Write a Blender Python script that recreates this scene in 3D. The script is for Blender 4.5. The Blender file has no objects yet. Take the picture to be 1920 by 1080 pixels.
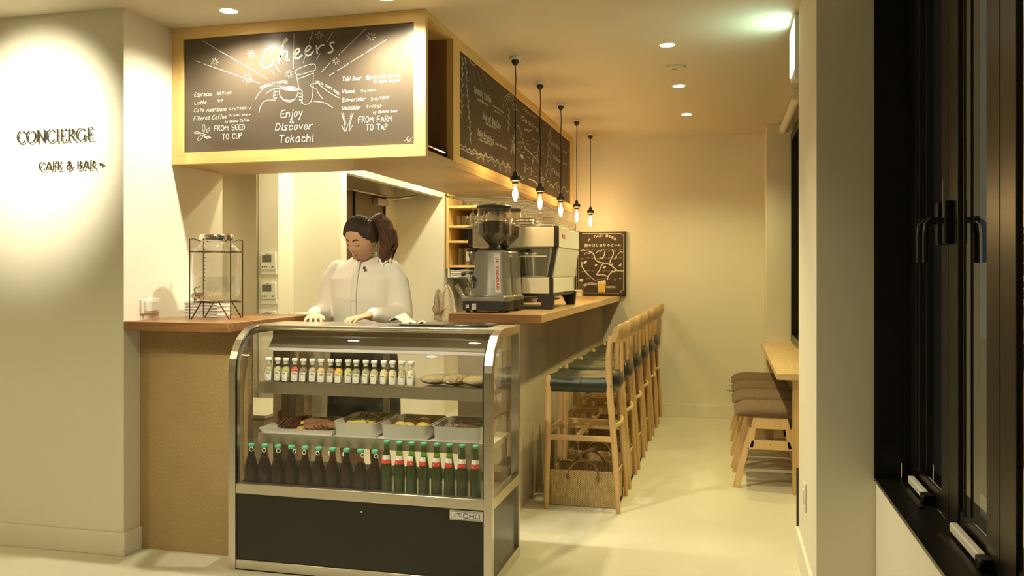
import bpy, bmesh, math, random
from mathutils import Vector, Matrix, Euler, noise
random.seed(7)
PI = math.pi
scene = bpy.context.scene
COL = scene.collection

# ------------------------------------------------------------------ camera, world, exposure
F, CX, HY, CAMH = 1600.0, 960.0, 508.0, 1.32
YAW = math.atan2(400, F); SN, CS = math.sin(YAW), math.cos(YAW)
cam = bpy.data.cameras.new('camera'); camo = bpy.data.objects.new('camera', cam); COL.objects.link(camo)
cam.sensor_width = 36; cam.lens = F / 1920 * 36; cam.shift_y = -(540 - HY) / 1920
cam.clip_start = 0.05
camo.location = (0, 0, CAMH); camo.rotation_euler = (PI / 2, 0, YAW)
scene.camera = camo
w = bpy.data.worlds.new('world'); scene.world = w; w.use_nodes = True
w.node_tree.nodes['Background'].inputs[0].default_value = (0.25, 0.33, 0.4, 1)
w.node_tree.nodes['Background'].inputs[1].default_value = 0.09
scene.view_settings.view_transform = 'Standard'; scene.view_settings.look = 'None'
scene.view_settings.exposure = 1.15; scene.view_settings.gamma = 1.0
scene.view_settings.use_curve_mapping = False
scene.cycles.use_denoising = True
scene.cycles.max_bounces = 10; scene.cycles.transparent_max_bounces = 24
scene.cycles.caustics_reflective = False; scene.cycles.caustics_refractive = False
scene.cycles.sample_clamp_indirect = 4.0

CEIL = 2.54
WARM = (1.0, .87, .35)        # aisle
SOFT = (1.0, .88, .43)        # entrance side
BRIGHT = (1.0, .94, .58)      # kitchen side
WHITE = (1.0, .94, .68)       # accent lamps
PEND = (1.0, 0.66, 0.28)
# ceiling downlights: x, y, watts, cone degrees, colour
SHOWN_LIGHTS = [(-2.256, 3.555, 32, 150, WHITE), (-1.468, 3.55, 48, 150, WHITE), (-.304, 4.665, 34, 98, WARM), (-.296, 5.715, 36, 120, WARM), (-.29, 6.766, 30, 135, WARM)]
HIDDEN_LIGHTS = [(-.3, 3.6, 7, 90, WARM), (-.45, 2.75, 11, 108, SOFT), (-1.9, 2.1, 15, 125, SOFT), (-3.5, 1.6, 33, 130, SOFT),
                 (-2.16, 5.15, 34, 150, BRIGHT), (-2.16, 6.9, 26, 150, BRIGHT), (-2.35, 4.55, 19, 150, BRIGHT), (-1.95, 6.0, 16, 150, BRIGHT)]
def spot(x, y, wt, cone, col=WARM, z=CEIL - .02, aim=None, blend=.7, size=.03):
    l = bpy.data.lights.new('spot_beam', 'SPOT'); l.energy = wt; l.color = col
    l.spot_size = math.radians(cone); l.spot_blend = blend; l.shadow_soft_size = size
    o = bpy.data.objects.new('spot_beam', l); COL.objects.link(o); o.location = (x, y, z)
    if aim:
        o.rotation_euler = (Vector(aim) - Vector((x, y, z))).to_track_quat('-Z', 'Y').to_euler()
    return o
for a in SHOWN_LIGHTS + HIDDEN_LIGHTS: spot(*a)
spot(-2.98, 2.25, 125, 52, col=WHITE, aim=(-3.19, 3.4, 1.96), blend=1.0, size=.03)       # the accent light on the lettered wall

spot(-1.45, 1.9, 95, 56, col=(1, .92, .62), aim=(-1.66, 3.9, .84), blend=1.0, size=.03)      # added spot with no seen source, brightens the person and the case food

# ------------------------------------------------------------------ pixel helpers (planes of the photograph)
def ray(x, y):
    u = (x - CX) / F; v = -(y - HY) / F
    return Vector((u * CS - SN, u * SN + CS, v))
def onX(x, y, X): r = ray(x, y); t = X / r.x; return Vector((X, r.y * t, CAMH + r.z * t))
def onY(x, y, Y): r = ray(x, y); t = Y / r.y; return Vector((r.x * t, Y, CAMH + r.z * t))
def onZ(x, y, Z): r = ray(x, y); t = (Z - CAMH) / r.z; return Vector((r.x * t, r.y * t, Z))

# ------------------------------------------------------------------ materials
def mat(name, col, rough=.5, metal=0, bump=None, vary=None, spec=.5, emit=None, estr=0, trans=0, coat=0, stretch=(1, 1, 1), sheen=0):
    """vary=(scale, colour2, contrast) noise colour; bump=(scale, strength)"""
    m = bpy.data.materials.new(name); m.use_nodes = True; nt = m.node_tree; N = nt.nodes; L = nt.links
    b = N['Principled BSDF']
    b.inputs['Base Color'].default_value = (*col, 1); b.inputs['Roughness'].default_value = rough
    b.inputs['Metallic'].default_value = metal; b.inputs['Specular IOR Level'].default_value = spec
    if coat: b.inputs['Coat Weight'].default_value = coat; b.inputs['Coat Roughness'].default_value = .1
    if sheen: b.inputs['Sheen Weight'].default_value = sheen
    if emit: b.inputs['Emission Color'].default_value = (*emit, 1); b.inputs['Emission Strength'].default_value = estr
    if trans: b.inputs['Transmission Weight'].default_value = trans
    if vary or bump:
        tc = N.new('ShaderNodeTexCoord'); mp = N.new('ShaderNodeMapping'); mp.inputs['Scale'].default_value = stretch
        L.new(tc.outputs['Object'], mp.inputs[0])
    if vary:
        n = N.new('ShaderNodeTexNoise'); n.inputs['Scale'].default_value = vary[0]; n.inputs['Detail'].default_value = 6
        L.new(mp.outputs[0], n.inputs['Vector'])
        r = N.new('ShaderNodeValToRGB'); c = vary[2]
        r.color_ramp.elements[0].position = .5 - c; r.color_ramp.elements[1].position = .5 + c
        r.color_ramp.elements[0].color = (*col, 1); r.color_ramp.elements[1].color = (*vary[1], 1)
        L.new(n.outputs['Fac'], r.inputs[0]); L.new(r.outputs[0], b.inputs['Base Color'])
    if bump:
        n2 = N.new('ShaderNodeTexNoise'); n2.inputs['Scale'].default_value = bump[0]; n2.inputs['Detail'].default_value = 4
        L.new(mp.outputs[0], n2.inputs['Vector'])
        bp = N.new('ShaderNodeBump'); bp.inputs['Strength'].default_value = bump[1]; bp.inputs['Distance'].default_value = .01
        L.new(n2.outputs['Fac'], bp.inputs['Height']); L.new(bp.outputs[0], b.inputs['Normal'])
    return m

def woodmat(name, c1, c2, axis, rough=.45, scale=1.0, board=None):
    """grain runs along axis; board=(axis index, width) tints boards"""
    m = bpy.data.materials.new(name); m.use_nodes = True; nt = m.node_tree; N = nt.nodes; L = nt.links
    b = N['Principled BSDF']; b.inputs['Roughness'].default_value = rough
    tc = N.new('ShaderNodeTexCoord'); mp = N.new('ShaderNodeMapping')
    s = [22 * scale] * 3; s['xyz'.index(axis)] = 1.3 * scale; mp.inputs['Scale'].default_value = s
    L.new(tc.outputs['Object'], mp.inputs[0])
    n = N.new('ShaderNodeTexNoise'); n.inputs['Scale'].default_value = 2.2; n.inputs['Detail'].default_value = 7; n.inputs['Distortion'].default_value = .6
    L.new(mp.outputs[0], n.inputs['Vector'])
    r = N.new('ShaderNodeValToRGB'); r.color_ramp.elements[0].position = .3; r.color_ramp.elements[1].position = .72
    r.color_ramp.elements[0].color = (*c1, 1); r.color_ramp.elements[1].color = (*c2, 1)
    L.new(n.outputs['Fac'], r.inputs[0])
    out = r.outputs[0]
    if board:
        sx = N.new('ShaderNodeSeparateXYZ'); L.new(tc.outputs['Object'], sx.inputs[0])
        dv = N.new('ShaderNodeMath'); dv.operation = 'DIVIDE'; dv.inputs[1].default_value = board[1]; L.new(sx.outputs[board[0]], dv.inputs[0])
        fl = N.new('ShaderNodeMath'); fl.operation = 'FLOOR'; L.new(dv.outputs[0], fl.inputs[0])
        wn = N.new('ShaderNodeTexWhiteNoise'); wn.noise_dimensions = '1D'; L.new(fl.outputs[0], wn.inputs['W'])
        hs = N.new('ShaderNodeHueSaturation'); L.new(out, hs.inputs['Color'])
        mr = N.new('ShaderNodeMapRange'); mr.inputs['To Min'].default_value = .8; mr.inputs['To Max'].default_value = 1.15
        L.new(wn.outputs['Value'], mr.inputs[0]); L.new(mr.outputs[0], hs.inputs['Value']); out = hs.outputs[0]
    L.new(out, b.inputs['Base Color'])
    bp = N.new('ShaderNodeBump'); bp.inputs['Strength'].default_value = .08; bp.inputs['Distance'].default_value = .004
    L.new(n.outputs['Fac'], bp.inputs['Height']); L.new(bp.outputs[0], b.inputs['Normal'])
    return m

def glassmat(name, tint=(1, 1, 1), ior=1.5, rough=.0, base=0.03, gl=(1, 1, 1), power=5):
    """thin clear sheet: see-through with a Fresnel reflection"""
    m = bpy.data.materials.new(name); m.use_nodes = True; nt = m.node_tree; N = nt.nodes; L = nt.links
    N.remove(N['Principled BSDF']); out = N['Material Output']
    t = N.new('ShaderNodeBsdfTransparent'); t.inputs[0].default_value = (*tint, 1)
    g = N.new('ShaderNodeBsdfGlossy'); g.inputs['Roughness'].default_value = rough; g.inputs[0].default_value = (*gl, 1)
    fr = N.new('ShaderNodeLayerWeight'); fr.inputs[0].default_value = .5
    pw_ = N.new('ShaderNodeMath'); pw_.operation = 'POWER'; pw_.inputs[1].default_value = power; L.new(fr.outputs['Facing'], pw_.inputs[0])
    f0 = ((ior - 1) / (ior + 1)) ** 2 + base
    ad = N.new('ShaderNodeMath'); ad.operation = 'MULTIPLY_ADD'; ad.inputs[1].default_value = 1 - f0; ad.inputs[2].default_value = f0; ad.use_clamp = True
    L.new(pw_.outputs[0], ad.inputs[0])
    mx = N.new('ShaderNodeMixShader'); L.new(ad.outputs[0], mx.inputs[0]); L.new(t.outputs[0], mx.inputs[1]); L.new(g.outputs[0], mx.inputs[2])
    L.new(mx.outputs[0], out.inputs[0])
    return m

def emat(name, col, s):
    m = bpy.data.materials.new(name); m.use_nodes = True; nt = m.node_tree
    nt.nodes.remove(nt.nodes['Principled BSDF']); e = nt.nodes.new('ShaderNodeEmission')
    e.inputs[0].default_value = (*col, 1); e.inputs[1].default_value = s
    nt.links.new(e.outputs[0], nt.nodes['Material Output'].inputs[0]); return m

M = {}
M['wall'] = mat('wall_paint', (.80, .755, .66), .85, bump=(260, .06), vary=(1.6, (.77, .73, .635), .25))
M['ceil'] = mat('ceiling_paint', (.70, .615, .49), .9, bump=(200, .04), vary=(1.2, (.68, .60, .475), .25))
M['base'] = mat('skirting_paint', (.80, .76, .67), .6, vary=(2, (.78, .74, .65), .3))
M['floor'] = mat('screed_floor', (.70, .665, .565), .36, vary=(1.7, (.60, .56, .46), .22), bump=(9, .03), stretch=(1, .6, 1))
M['mud'] = mat('counter_render', (.43, .30, .15), .85, vary=(5, (.38, .26, .125), .2), bump=(70, .5))
M['grey_render'] = mat('bar_render', (.52, .44, .32), .8, vary=(3, (.42, .35, .25), .2), bump=(60, .25), stretch=(1, 1, .4))
M['oak_x'] = woodmat('oak_veneer_x', (.70, .47, .17), (.80, .57, .24), 'x')
M['oak_y'] = woodmat('oak_veneer_y', (.70, .47, .17), (.80, .57, .24), 'y')
M['oak_z'] = woodmat('oak_veneer_z', (.70, .47, .17), (.80, .57, .24), 'z')
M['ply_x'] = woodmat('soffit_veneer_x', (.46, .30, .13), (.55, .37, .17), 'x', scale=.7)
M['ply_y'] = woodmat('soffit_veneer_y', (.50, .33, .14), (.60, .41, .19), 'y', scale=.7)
M['ctop_y'] = woodmat('counter_wood_y', (.52, .31, .14), (.70, .47, .25), 'y', rough=.28, board=(1, .62))
M['ctop_x'] = woodmat('counter_wood_x', (.22, .095, .035), (.36, .18, .08), 'x', rough=.3)
M['table'] = woodmat('table_wood', (.60, .41, .20), (.74, .54, .30), 'y', rough=.35)
M['stoolw'] = woodmat('stool_wood', (.55, .34, .15), (.68, .45, .22), 'z', rough=.42)
M['ashw'] = woodmat('pale_stool_wood', (.66, .44, .22), (.76, .54, .30), 'z', rough=.42)
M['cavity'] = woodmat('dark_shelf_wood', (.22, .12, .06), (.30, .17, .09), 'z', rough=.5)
M['steel'] = mat('brushed_steel', (.66, .61, .53), .28, 1, bump=(90, .04), stretch=(.05, 1, 12))
M['steel_soft'] = mat('satin_steel', (.56, .52, .46), .42, 1, bump=(60, .03), stretch=(1, 1, .1))
M['steel_wavy'] = mat('wavy_steel_sheet', (.72, .66, .55), .2, 1, bump=(2.5, .6), stretch=(.6, 1, 2.2))
M['chrome'] = mat('chrome', (.8, .78, .75), .08, 1, vary=(9, (.76, .75, .72), .3))
M['grinder'] = mat('silver_paint', (.40, .38, .345), .32, .75, vary=(30, (.37, .35, .32), .3))
M['bronze'] = mat('bronze_door', (.17, .13, .085), .4, .3, vary=(3, (.15, .115, .075), .3))
M['black'] = mat('black_panel', (.010, .008, .005), .2, vary=(3, (.016, .013, .009), .3))
M['blackm'] = mat('black_metal', (.012, .011, .010), .38, .4, vary=(20, (.018, .016, .014), .3))
M['blackp'] = mat('black_plastic', (.022, .018, .015), .45, bump=(150, .05))
M['wire'] = mat('dark_wire', (.05, .02, .015), .4, .5, vary=(30, (.04, .018, .012), .3))
M['sash'] = mat('window_sash', (.008, .007, .006), .3, .2, vary=(12, (.012, .010, .008), .3))
M['board'] = mat('chalkboard', (.075, .055, .040), .33, vary=(2.2, (.11, .085, .063), .3), spec=.4)
M['board2'] = mat('side_chalkboard', (.055, .038, .027), .6, vary=(2.5, (.07, .05, .036), .3), spec=.3)
M['chalk'] = mat('chalk', (.88, .87, .83), .9, bump=(300, .3), vary=(60, (.74, .73, .7), .35))
M['chalk2'] = mat('faint_chalk', (.50, .47, .41), .9, vary=(40, (.38, .35, .30), .35))
M['chalky'] = mat('yellow_chalk', (.75, .48, .04), .8, vary=(40, (.82, .58, .08), .35))
M['leather'] = mat('green_leather', (.020, .027, .019), .36, bump=(120, .15), vary=(6, (.026, .034, .024), .25))
M['thread'] = mat('seam_thread', (.008, .014, .011), .7, vary=(20, (.012, .018, .014), .3))
M['fabric'] = mat('brown_wool', (.135, .078, .042), .95, bump=(380, .9), vary=(160, (.27, .17, .10), .16), sheen=.1)
M['plastic_w'] = mat('white_plastic', (.80, .78, .72), .4, vary=(6, (.78, .76, .70), .3))
M['lcd'] = mat('lcd_glass', (.16, .155, .12), .25, vary=(8, (.14, .135, .10), .3))
M['paper'] = mat('white_paper', (.82, .80, .76), .8, vary=(15, (.78, .76, .72), .3))
M['ink'] = mat('dark_ink', (.05, .045, .045), .7, vary=(20, (.07, .06, .06), .3))
M['sign'] = mat('sign_letters', (.03, .024, .017), .6, 0, vary=(20, (.04, .032, .023), .3))
M['red'] = mat('red_print', (.60, .03, .03), .5, vary=(20, (.66, .05, .04), .3))
M['blue'] = mat('blue_print', (.04, .05, .26), .5, vary=(20, (.05, .06, .30), .3))
M['enamel'] = mat('white_enamel', (.80, .77, .71), .22, vary=(4, (.78, .75, .69), .3), coat=.3)
M['gcap'] = mat('green_cap', (.07, .40, .22), .35, vary=(30, (.09, .45, .26), .3))
M['meat'] = mat('sliced_meat', (.24, .10, .055), .35, vary=(45, (.50, .25, .14), .2), bump=(60, .5))
M['meat2'] = mat('dark_roast', (.16, .085, .05), .4, vary=(40, (.26, .15, .10), .2), bump=(60, .6))
M['omelette'] = mat('yellow_potato', (.75, .50, .07), .45, vary=(25, (.82, .62, .16), .25), bump=(40, .5))
M['squash'] = mat('orange_squash', (.72, .30, .04), .4, vary=(28, (.80, .48, .10), .25), bump=(40, .5))
M['herb'] = mat('chopped_herbs', (.06, .075, .02), .6, vary=(50, (.12, .13, .04), .3))
M['lettuce'] = mat('salad_leaf', (.20, .25, .08), .5, vary=(40, (.32, .34, .14), .3), bump=(60, .6))
M['onion'] = mat('pickled_onion', (.55, .38, .30), .4, vary=(50, (.65, .5, .42), .3))
M['bread'] = mat('pale_bread', (.68, .50, .25), .7, vary=(18, (.76, .60, .36), .25), bump=(30, .4))
M['cereal'] = mat('nut_granola', (.62, .38, .16), .6, vary=(70, (.80, .66, .44), .15), bump=(80, 1.0))
M['bean'] = mat('roasted_beans', (.045, .022, .014), .4, vary=(170, (.12, .065, .04), .15), bump=(170, 1.2))
M['wicker'] = None
M['wicker_dark'] = mat('dark_rattan', (.22, .12, .06), .6, bump=(90, .8), vary=(60, (.32, .19, .10), .25), stretch=(1, 1, .3))
M['skin'] = mat('skin', (.62, .36, .21), .5, vary=(5, (.58, .33, .19), .3), sheen=.1)
M['lip'] = mat('lips', (.52, .19, .13), .4, vary=(30, (.48, .17, .12), .3))
M['hair'] = mat('dark_hair', (.022, .013, .009), .5, bump=(55, .7), vary=(40, (.05, .026, .014), .25), stretch=(8, 1, 1))
M['ponytail'] = mat('brown_ponytail', (.05, .022, .012), .5, bump=(50, .9), vary=(40, (.15, .06, .026), .25), stretch=(6, 6, .6))
M['shirt'] = mat('white_shirt', (.82, .76, .69), .85, bump=(7, .35), vary=(3, (.80, .74, .67), .3), sheen=.2)
M['skirt'] = mat('black_apron', (.02, .017, .016), .8, bump=(9, .4), vary=(6, (.028, .024, .022), .3))
M['towel'] = mat('kitchen_towel', (.66, .60, .50), .95, bump=(90, .5), vary=(70, (.50, .40, .30), .12))
M['stripe'] = mat('towel_stripe', (.30, .20, .16), .9, bump=(90, .5), vary=(40, (.50, .42, .34), .3))
M['cream_lam'] = mat('cream_laminate', (.74, .67, .52), .4, vary=(3, (.72, .65, .50), .3))
M['glass'] = glassmat('clear_pane', base=.02)
M['glass2'] = glassmat('vessel_glass', (.965, .97, .96), base=.05)
M['hopper'] = glassmat('smoky_hopper', (.91, .89, .86), base=.05)
M['amber'] = glassmat('amber_bottle', (.40, .24, .12), base=.0, rough=.05)
M['greenb'] = glassmat('green_bottle', (.42, .62, .22), base=.01, rough=.05)
M['water'] = glassmat('water', (.95, .96, .95), 1.33, base=.05)
M['nightglass'] = glassmat('double_glazed_night_pane', (.75, .8, .8), base=.17, power=2.6)
M['bulbglass'] = glassmat('bulb_glass', (1, .93, .78), base=.04)
M['lamp_on'] = emat('lit_lens', (1, .86, .6), 14)
M['filament'] = emat('hot_filament', (1, .76, .42), 34)
M['exit'] = emat('lit_exit_panel', (.62, 1.0, .80), 2.6)
M['tube'] = mat('fluorescent_strip', (.80, .74, .76), .5, vary=(4, (.78, .72, .74), .3))
M['night'] = mat('night_ground', (.03, .035, .04), .9, vary=(.6, (.04, .045, .05), .3))

def wickermat():
    m = bpy.data.materials.new('woven_wicker'); m.use_nodes = True; nt = m.node_tree; N = nt.nodes; L = nt.links
    b = N['Principled BSDF']; b.inputs['Roughness'].default_value = .65
    tc = N.new('ShaderNodeTexCoord'); sx = N.new('ShaderNodeSeparateXYZ'); L.new(tc.outputs['Object'], sx.inputs[0])
    ad = N.new('ShaderNodeMath'); ad.operation = 'ADD'; L.new(sx.outputs[0], ad.inputs[0]); L.new(sx.outputs[1], ad.inputs[1])
    def wave(src, k, ph=None):
        mu = N.new('ShaderNodeMath'); mu.operation = 'MULTIPLY'; mu.inputs[1].default_value = k; L.new(src, mu.inputs[0])
        o = mu.outputs[0]
        if ph: a2 = N.new('ShaderNodeMath'); a2.operation = 'ADD'; L.new(o, a2.inputs[0]); L.new(ph, a2.inputs[1]); o = a2.outputs[0]
        s = N.new('ShaderNodeMath'); s.operation = 'SINE'; L.new(o, s.inputs[0]); return s.outputs[0]
    v = wave(ad.outputs[0], 430); h = wave(sx.outputs[2], 520)
    pr = N.new('ShaderNodeMath'); pr.operation = 'MULTIPLY'; L.new(v, pr.inputs[0]); L.new(h, pr.inputs[1])
    mp = N.new('ShaderNodeMapping'); mp.inputs['Scale'].default_value = (90, 90, 25); L.new(tc.outputs['Object'], mp.inputs[0])
    n = N.new('ShaderNodeTexNoise'); n.inputs['Scale'].default_value = 1; n.inputs['Detail'].default_value = 3; L.new(mp.outputs[0], n.inputs['Vector'])
    mr = N.new('ShaderNodeMapRange'); mr.inputs['From Min'].default_value = -1; L.new(pr.outputs[0], mr.inputs[0])
    a3 = N.new('ShaderNodeMath'); a3.operation = 'MULTIPLY_ADD'; L.new(mr.outputs[0], a3.inputs[0]); a3.inputs[1].default_value = .55
    m3 = N.new('ShaderNodeMath'); m3.operation = 'MULTIPLY'; m3.inputs[1].default_value = .8; L.new(n.outputs['Fac'], m3.inputs[0]); L.new(m3.outputs[0], a3.inputs[2])
    r = N.new('ShaderNodeValToRGB'); r.color_ramp.elements[0].position = .22; r.color_ramp.elements[1].position = .95
    r.color_ramp.elements[0].color = (.20, .10, .035, 1); r.color_ramp.elements[1].color = (.86, .64, .32, 1)
    L.new(a3.outputs[0], r.inputs[0]); L.new(r.outputs[0], b.inputs['Base Color'])
    bp = N.new('ShaderNodeBump'); bp.inputs['Strength'].default_value = .9; bp.inputs['Distance'].default_value = .003
    L.new(pr.outputs[0], bp.inputs['Height']); L.new(bp.outputs[0], b.inputs['Normal'])
    return m
M['wicker'] = wickermat()

# ------------------------------------------------------------------ mesh builder
def wloc(o):
    p = Vector((0, 0, 0))
    while o is not None: p += o.location; o = o.parent
    return p
class MB:
    def __init__(s): s.v = []; s.f = []
    def add(s, vs, fs):
        n = len(s.v); s.v += [Vector(p) for p in vs]; s.f += [tuple(i + n for i in f) for f in fs]; return s
    def box(s, x0, x1, y0, y1, z0, z1):
        return s.add([(x0, y0, z0), (x1, y0, z0), (x1, y1, z0), (x0, y1, z0), (x0, y0, z1), (x1, y0, z1), (x1, y1, z1), (x0, y1, z1)],
                     [(3, 2, 1, 0), (4, 5, 6, 7), (0, 1, 5, 4), (1, 2, 6, 5), (2, 3, 7, 6), (3, 0, 4, 7)])
    def hexa(s, p): return s.add(p, [(3, 2, 1, 0), (4, 5, 6, 7), (0, 1, 5, 4), (1, 2, 6, 5), (2, 3, 7, 6), (3, 0, 4, 7)])
    def obox(s, c, size, rot=(0, 0, 0)):
        R = Euler(rot).to_matrix(); c = Vector(c); h = [q / 2 for q in size]
        p = [c + R @ Vector((a * h[0], b * h[1], d * h[2])) for d in (-1, 1) for a, b in ((-1, -1), (1, -1), (1, 1), (-1, 1))]
        return s.hexa(p)
    def tube(s, pts, r, n=8, cap=True, closed=False):
        pts = [Vector(p) for p in pts]; k = len(pts); rr = r if isinstance(r, (list, tuple)) else [r] * k
        vs = []; up = Vector((0, 0, 1)); prev = None
        for i, p in enumerate(pts):
            a = pts[(i - 1) % k] if (closed or i > 0) else p; b = pts[(i + 1) % k] if (closed or i < k - 1) else p
            d = (b - a).normalized()
            if prev is None:
                u = d.cross(up)
                if u.length < 1e-3: u = d.cross(Vector((1, 0, 0)))
            else: u = prev - d * prev.dot(d)
            u.normalize(); prev = u; w2 = d.cross(u)
            vs += [p + (u * math.cos(2 * PI * j / n) + w2 * math.sin(2 * PI * j / n)) * rr[i] for j in range(n)]
        fs = []
        for i in range(k if closed else k - 1):
            for j in range(n):
                a = i * n + j; b = i * n + (j + 1) % n; c = ((i + 1) % k) * n + (j + 1) % n; d = ((i + 1) % k) * n + j
                fs.append((a, b, c, d))
        if cap and not closed: fs += [tuple(range(n - 1, -1, -1)), tuple((k - 1) * n + j for j in range(n))]
        return s.add(vs, fs)
    def lathe(s, prof, n=20, c=(0, 0, 0), cap=True):
        c = Vector(c); vs = []; k = len(prof)
        for r, z in prof: vs += [c + Vector((r * math.cos(2 * PI * j / n), r * math.sin(2 * PI * j / n), z)) for j in range(n)]
        fs = []
        for i in range(k - 1):
            for j in range(n): fs.append((i * n + j, i * n + (j + 1) % n, (i + 1) * n + (j + 1) % n, (i + 1) * n + j))
        if cap: fs += [tuple(range(n - 1, -1, -1)), tuple((k - 1) * n + j for j in range(n))]
        return s.add(vs, fs)
    def prism(s, poly, axis, a, b):
        """poly of 2-D points extruded from a to b along axis"""
        def P(q, t): return {'x': (t, q[0], q[1]), 'y': (q[0], t, q[1]), 'z': (q[0], q[1], t)}[axis]
        n = len(poly); vs = [P(q, a) for q in poly] + [P(q, b) for q in poly]
        fs = [tuple(range(n)), tuple(range(2 * n - 1, n - 1, -1))] + [(i, i + n, (i + 1) % n + n, (i + 1) % n) for i in range(n)]
        return s.add(vs, fs)
    def ell(s, c, r, n=14, m=9, rot=(0, 0, 0), f=None):
        c = Vector(c); R = Euler(rot).to_matrix(); vs = []
        for i in range(m + 1):
            t = PI * i / m
            for j in range(n):
                q = Vector((math.sin(t) * math.cos(2 * PI * j / n), math.sin(t) * math.sin(2 * PI * j / n), -math.cos(t)))
                k = f(q) if f else 1
                vs.append(c + R @ Vector((q.x * r[0] * k, q.y * r[1] * k, q.z * r[2] * k)))
        fs = [(i * n + j, i * n + (j + 1) % n, (i + 1) * n + (j + 1) % n, (i + 1) * n + j) for i in range(m) for j in range(n)]
        return s.add(vs, fs)
    def rounded(s, x0, x1, y0, y1, z0, z1, r, taper=0, n=4):
        """box with rounded vertical edges"""
        def ring(z, e):
            o = []
            for cx, cy, a0 in ((x1 - r, y1 - r, 0), (x0 + r, y1 - r, 90), (x0 + r, y0 + r, 180), (x1 - r, y0 + r, 270)):
                for i in range(n + 1):
                    a = math.radians(a0 + 90 * i / n); px = cx + r * math.cos(a); py = cy + r * math.sin(a)
                    mx, my = (x0 + x1) / 2, (y0 + y1) / 2
                    o.append((mx + (px - mx) * e, my + (py - my) * e, z))
            return o
        a, b = ring(z0, 1 - taper), ring(z1, 1); k = len(a)
        return s.add(a + b, [tuple(range(k - 1, -1, -1)), tuple(range(k, 2 * k))] + [(i, (i + 1) % k, (i + 1) % k + k, i + k) for i in range(k)])
    def build(s, name, m, parent=None, bevel=0, label=None, cat=None, group=None, kind=None, local=False, smooth=40, seg=2, fix=True):
        me = bpy.data.meshes.new(name)
        org = wloc(parent) if (parent and not local) else Vector((0, 0, 0))
        top = parent is None
        if top and kind != 'structure' and s.v:
            xs = [p.x for p in s.v]; ys = [p.y for p in s.v]; zs = [p.z for p in s.v]
            org = Vector(((min(xs) + max(xs)) / 2, (min(ys) + max(ys)) / 2, min(zs)))
        me.from_pydata([tuple(p - org) for p in s.v], [], s.f)
        if fix:
            bm = bmesh.new(); bm.from_mesh(me); bmesh.ops.remove_doubles(bm, verts=bm.verts, dist=1e-6)
            bmesh.ops.recalc_face_normals(bm, faces=bm.faces); bm.to_mesh(me); bm.free()
        me.polygons.foreach_set('use_smooth', [True] * len(me.polygons)); me.set_sharp_from_angle(angle=math.radians(smooth))
        me.materials.append(m)
        o = bpy.data.objects.new(name, me); COL.objects.link(o)
        if parent: o.parent = parent
        elif kind != 'structure': o.location = org
        if bevel:
            bv = o.modifiers.new('edge', 'BEVEL'); bv.width = bevel; bv.segments = seg; bv.limit_method = 'ANGLE'; bv.angle_limit = math.radians(40)
        if label: o['label'] = label
        if cat: o['category'] = cat
        if group: o['group'] = group
        if kind: o['kind'] = kind
        return o

def thing(name, label, cat, loc, group=None, rz=0):
    o = bpy.data.objects.new(name, None); COL.objects.link(o); o.location = loc; o.rotation_euler = (0, 0, rz)
    o['label'] = label; o['category'] = cat
    if group: o['group'] = group
    o.empty_display_size = .05
    return o
def kids(o): return [c for c in list(bpy.data.objects) if c.parent == o]
def dup(root, loc, label, rz=None):
    def rec(o, par):
        c = o.copy(); COL.objects.link(c)
        if par: c.parent = par
        for ch in tree[o.name]: rec(ch, c)
        return c
    tree = {}
    def walk(o):
        tree[o.name] = kids(o)
        for ch in tree[o.name]: walk(ch)
    walk(root); c = rec(root, None); c.location = loc; c['label'] = label
    if rz is not None: c.rotation_euler[2] = rz
    return c
def struct(name, mb, m, parent=None, bevel=0): return mb.build(name, m, parent, bevel=bevel, kind='structure')

# ------------------------------------------------------------------ writing and drawing on a plane
GLY = {'A': "033963 1555", 'B': "030949584606 46654303", 'C': "6849290705234364", 'D': "03093957553303", 'E': "59090353 0646", 'F': "590903 0646",
 'G': "583919070513435535", 'H': "0903 5953 0656", 'I': "1913", 'J': "4944331304", 'K': "0903 5906 1753", 'L': "090353", 'M': "0309356963",
 'N': "03095359", 'O': "290705234365674929", 'P': "030939583606", 'Q': "290705234365674929 4563", 'R': "030939583606 2653", 'S': "58491908164654431304",
 'T': "0969 3933", 'U': "090423435459", 'V': "093369", 'W': "0913375369", 'X': "0953 5903", 'Y': "093669 3633", 'Z': "09590353", '&': "6318293805133355",
 'a': "471705133345 474453", 'b': "0903 0637453303", 'c': "46371705133344", 'd': "4943 46371705133344", 'e': "054546371705133344", 'f': "49392823 1747",
 'g': "46371705143446 47413010", 'h': "0903 0527374643", 'i': "1713 1819", 'j': "27211001 2829", 'k': "0903 3705 1643", 'l': "1913",
 'm': "0703 05172523 25374543", 'n': "0703 0527374643", 'o': "17051333454717", 'p': "0700 0637453303", 'q': "4740 46371705133344", 'r': "0703 052747",
 's': "471706443303", 't': "19142333 0737", 'u': "070413334447 4743", 'v': "072347", 'w': "0713263347", 'x': "0743 4703", 'y': "0724 4710", 'z': "07470343",
 '-': "0545", '.': "1314", '~': "1524 2435"}
def glyph(ch):
    s = GLY.get(ch)
    if not s: return 4, []
    st = []; mx = 1
    for part in s.split():
        pts = [(int(part[i]), (int(part[i + 1]) - 3) / 6) for i in range(0, len(part) - 1, 2)]
        mx = max(mx, max(p[0] for p in pts)); st.append(pts)
    return mx, st
def smoothpts(pts, it=1):
    for _ in range(it):
        if len(pts) < 3: return pts
        o = [pts[0]]
        for i in range(len(pts) - 1):
            a, b = pts[i], pts[i + 1]
            o += [a * .75 + b * .25, a * .25 + b * .75]
        o.append(pts[-1]); pts = o
    return pts
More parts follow.
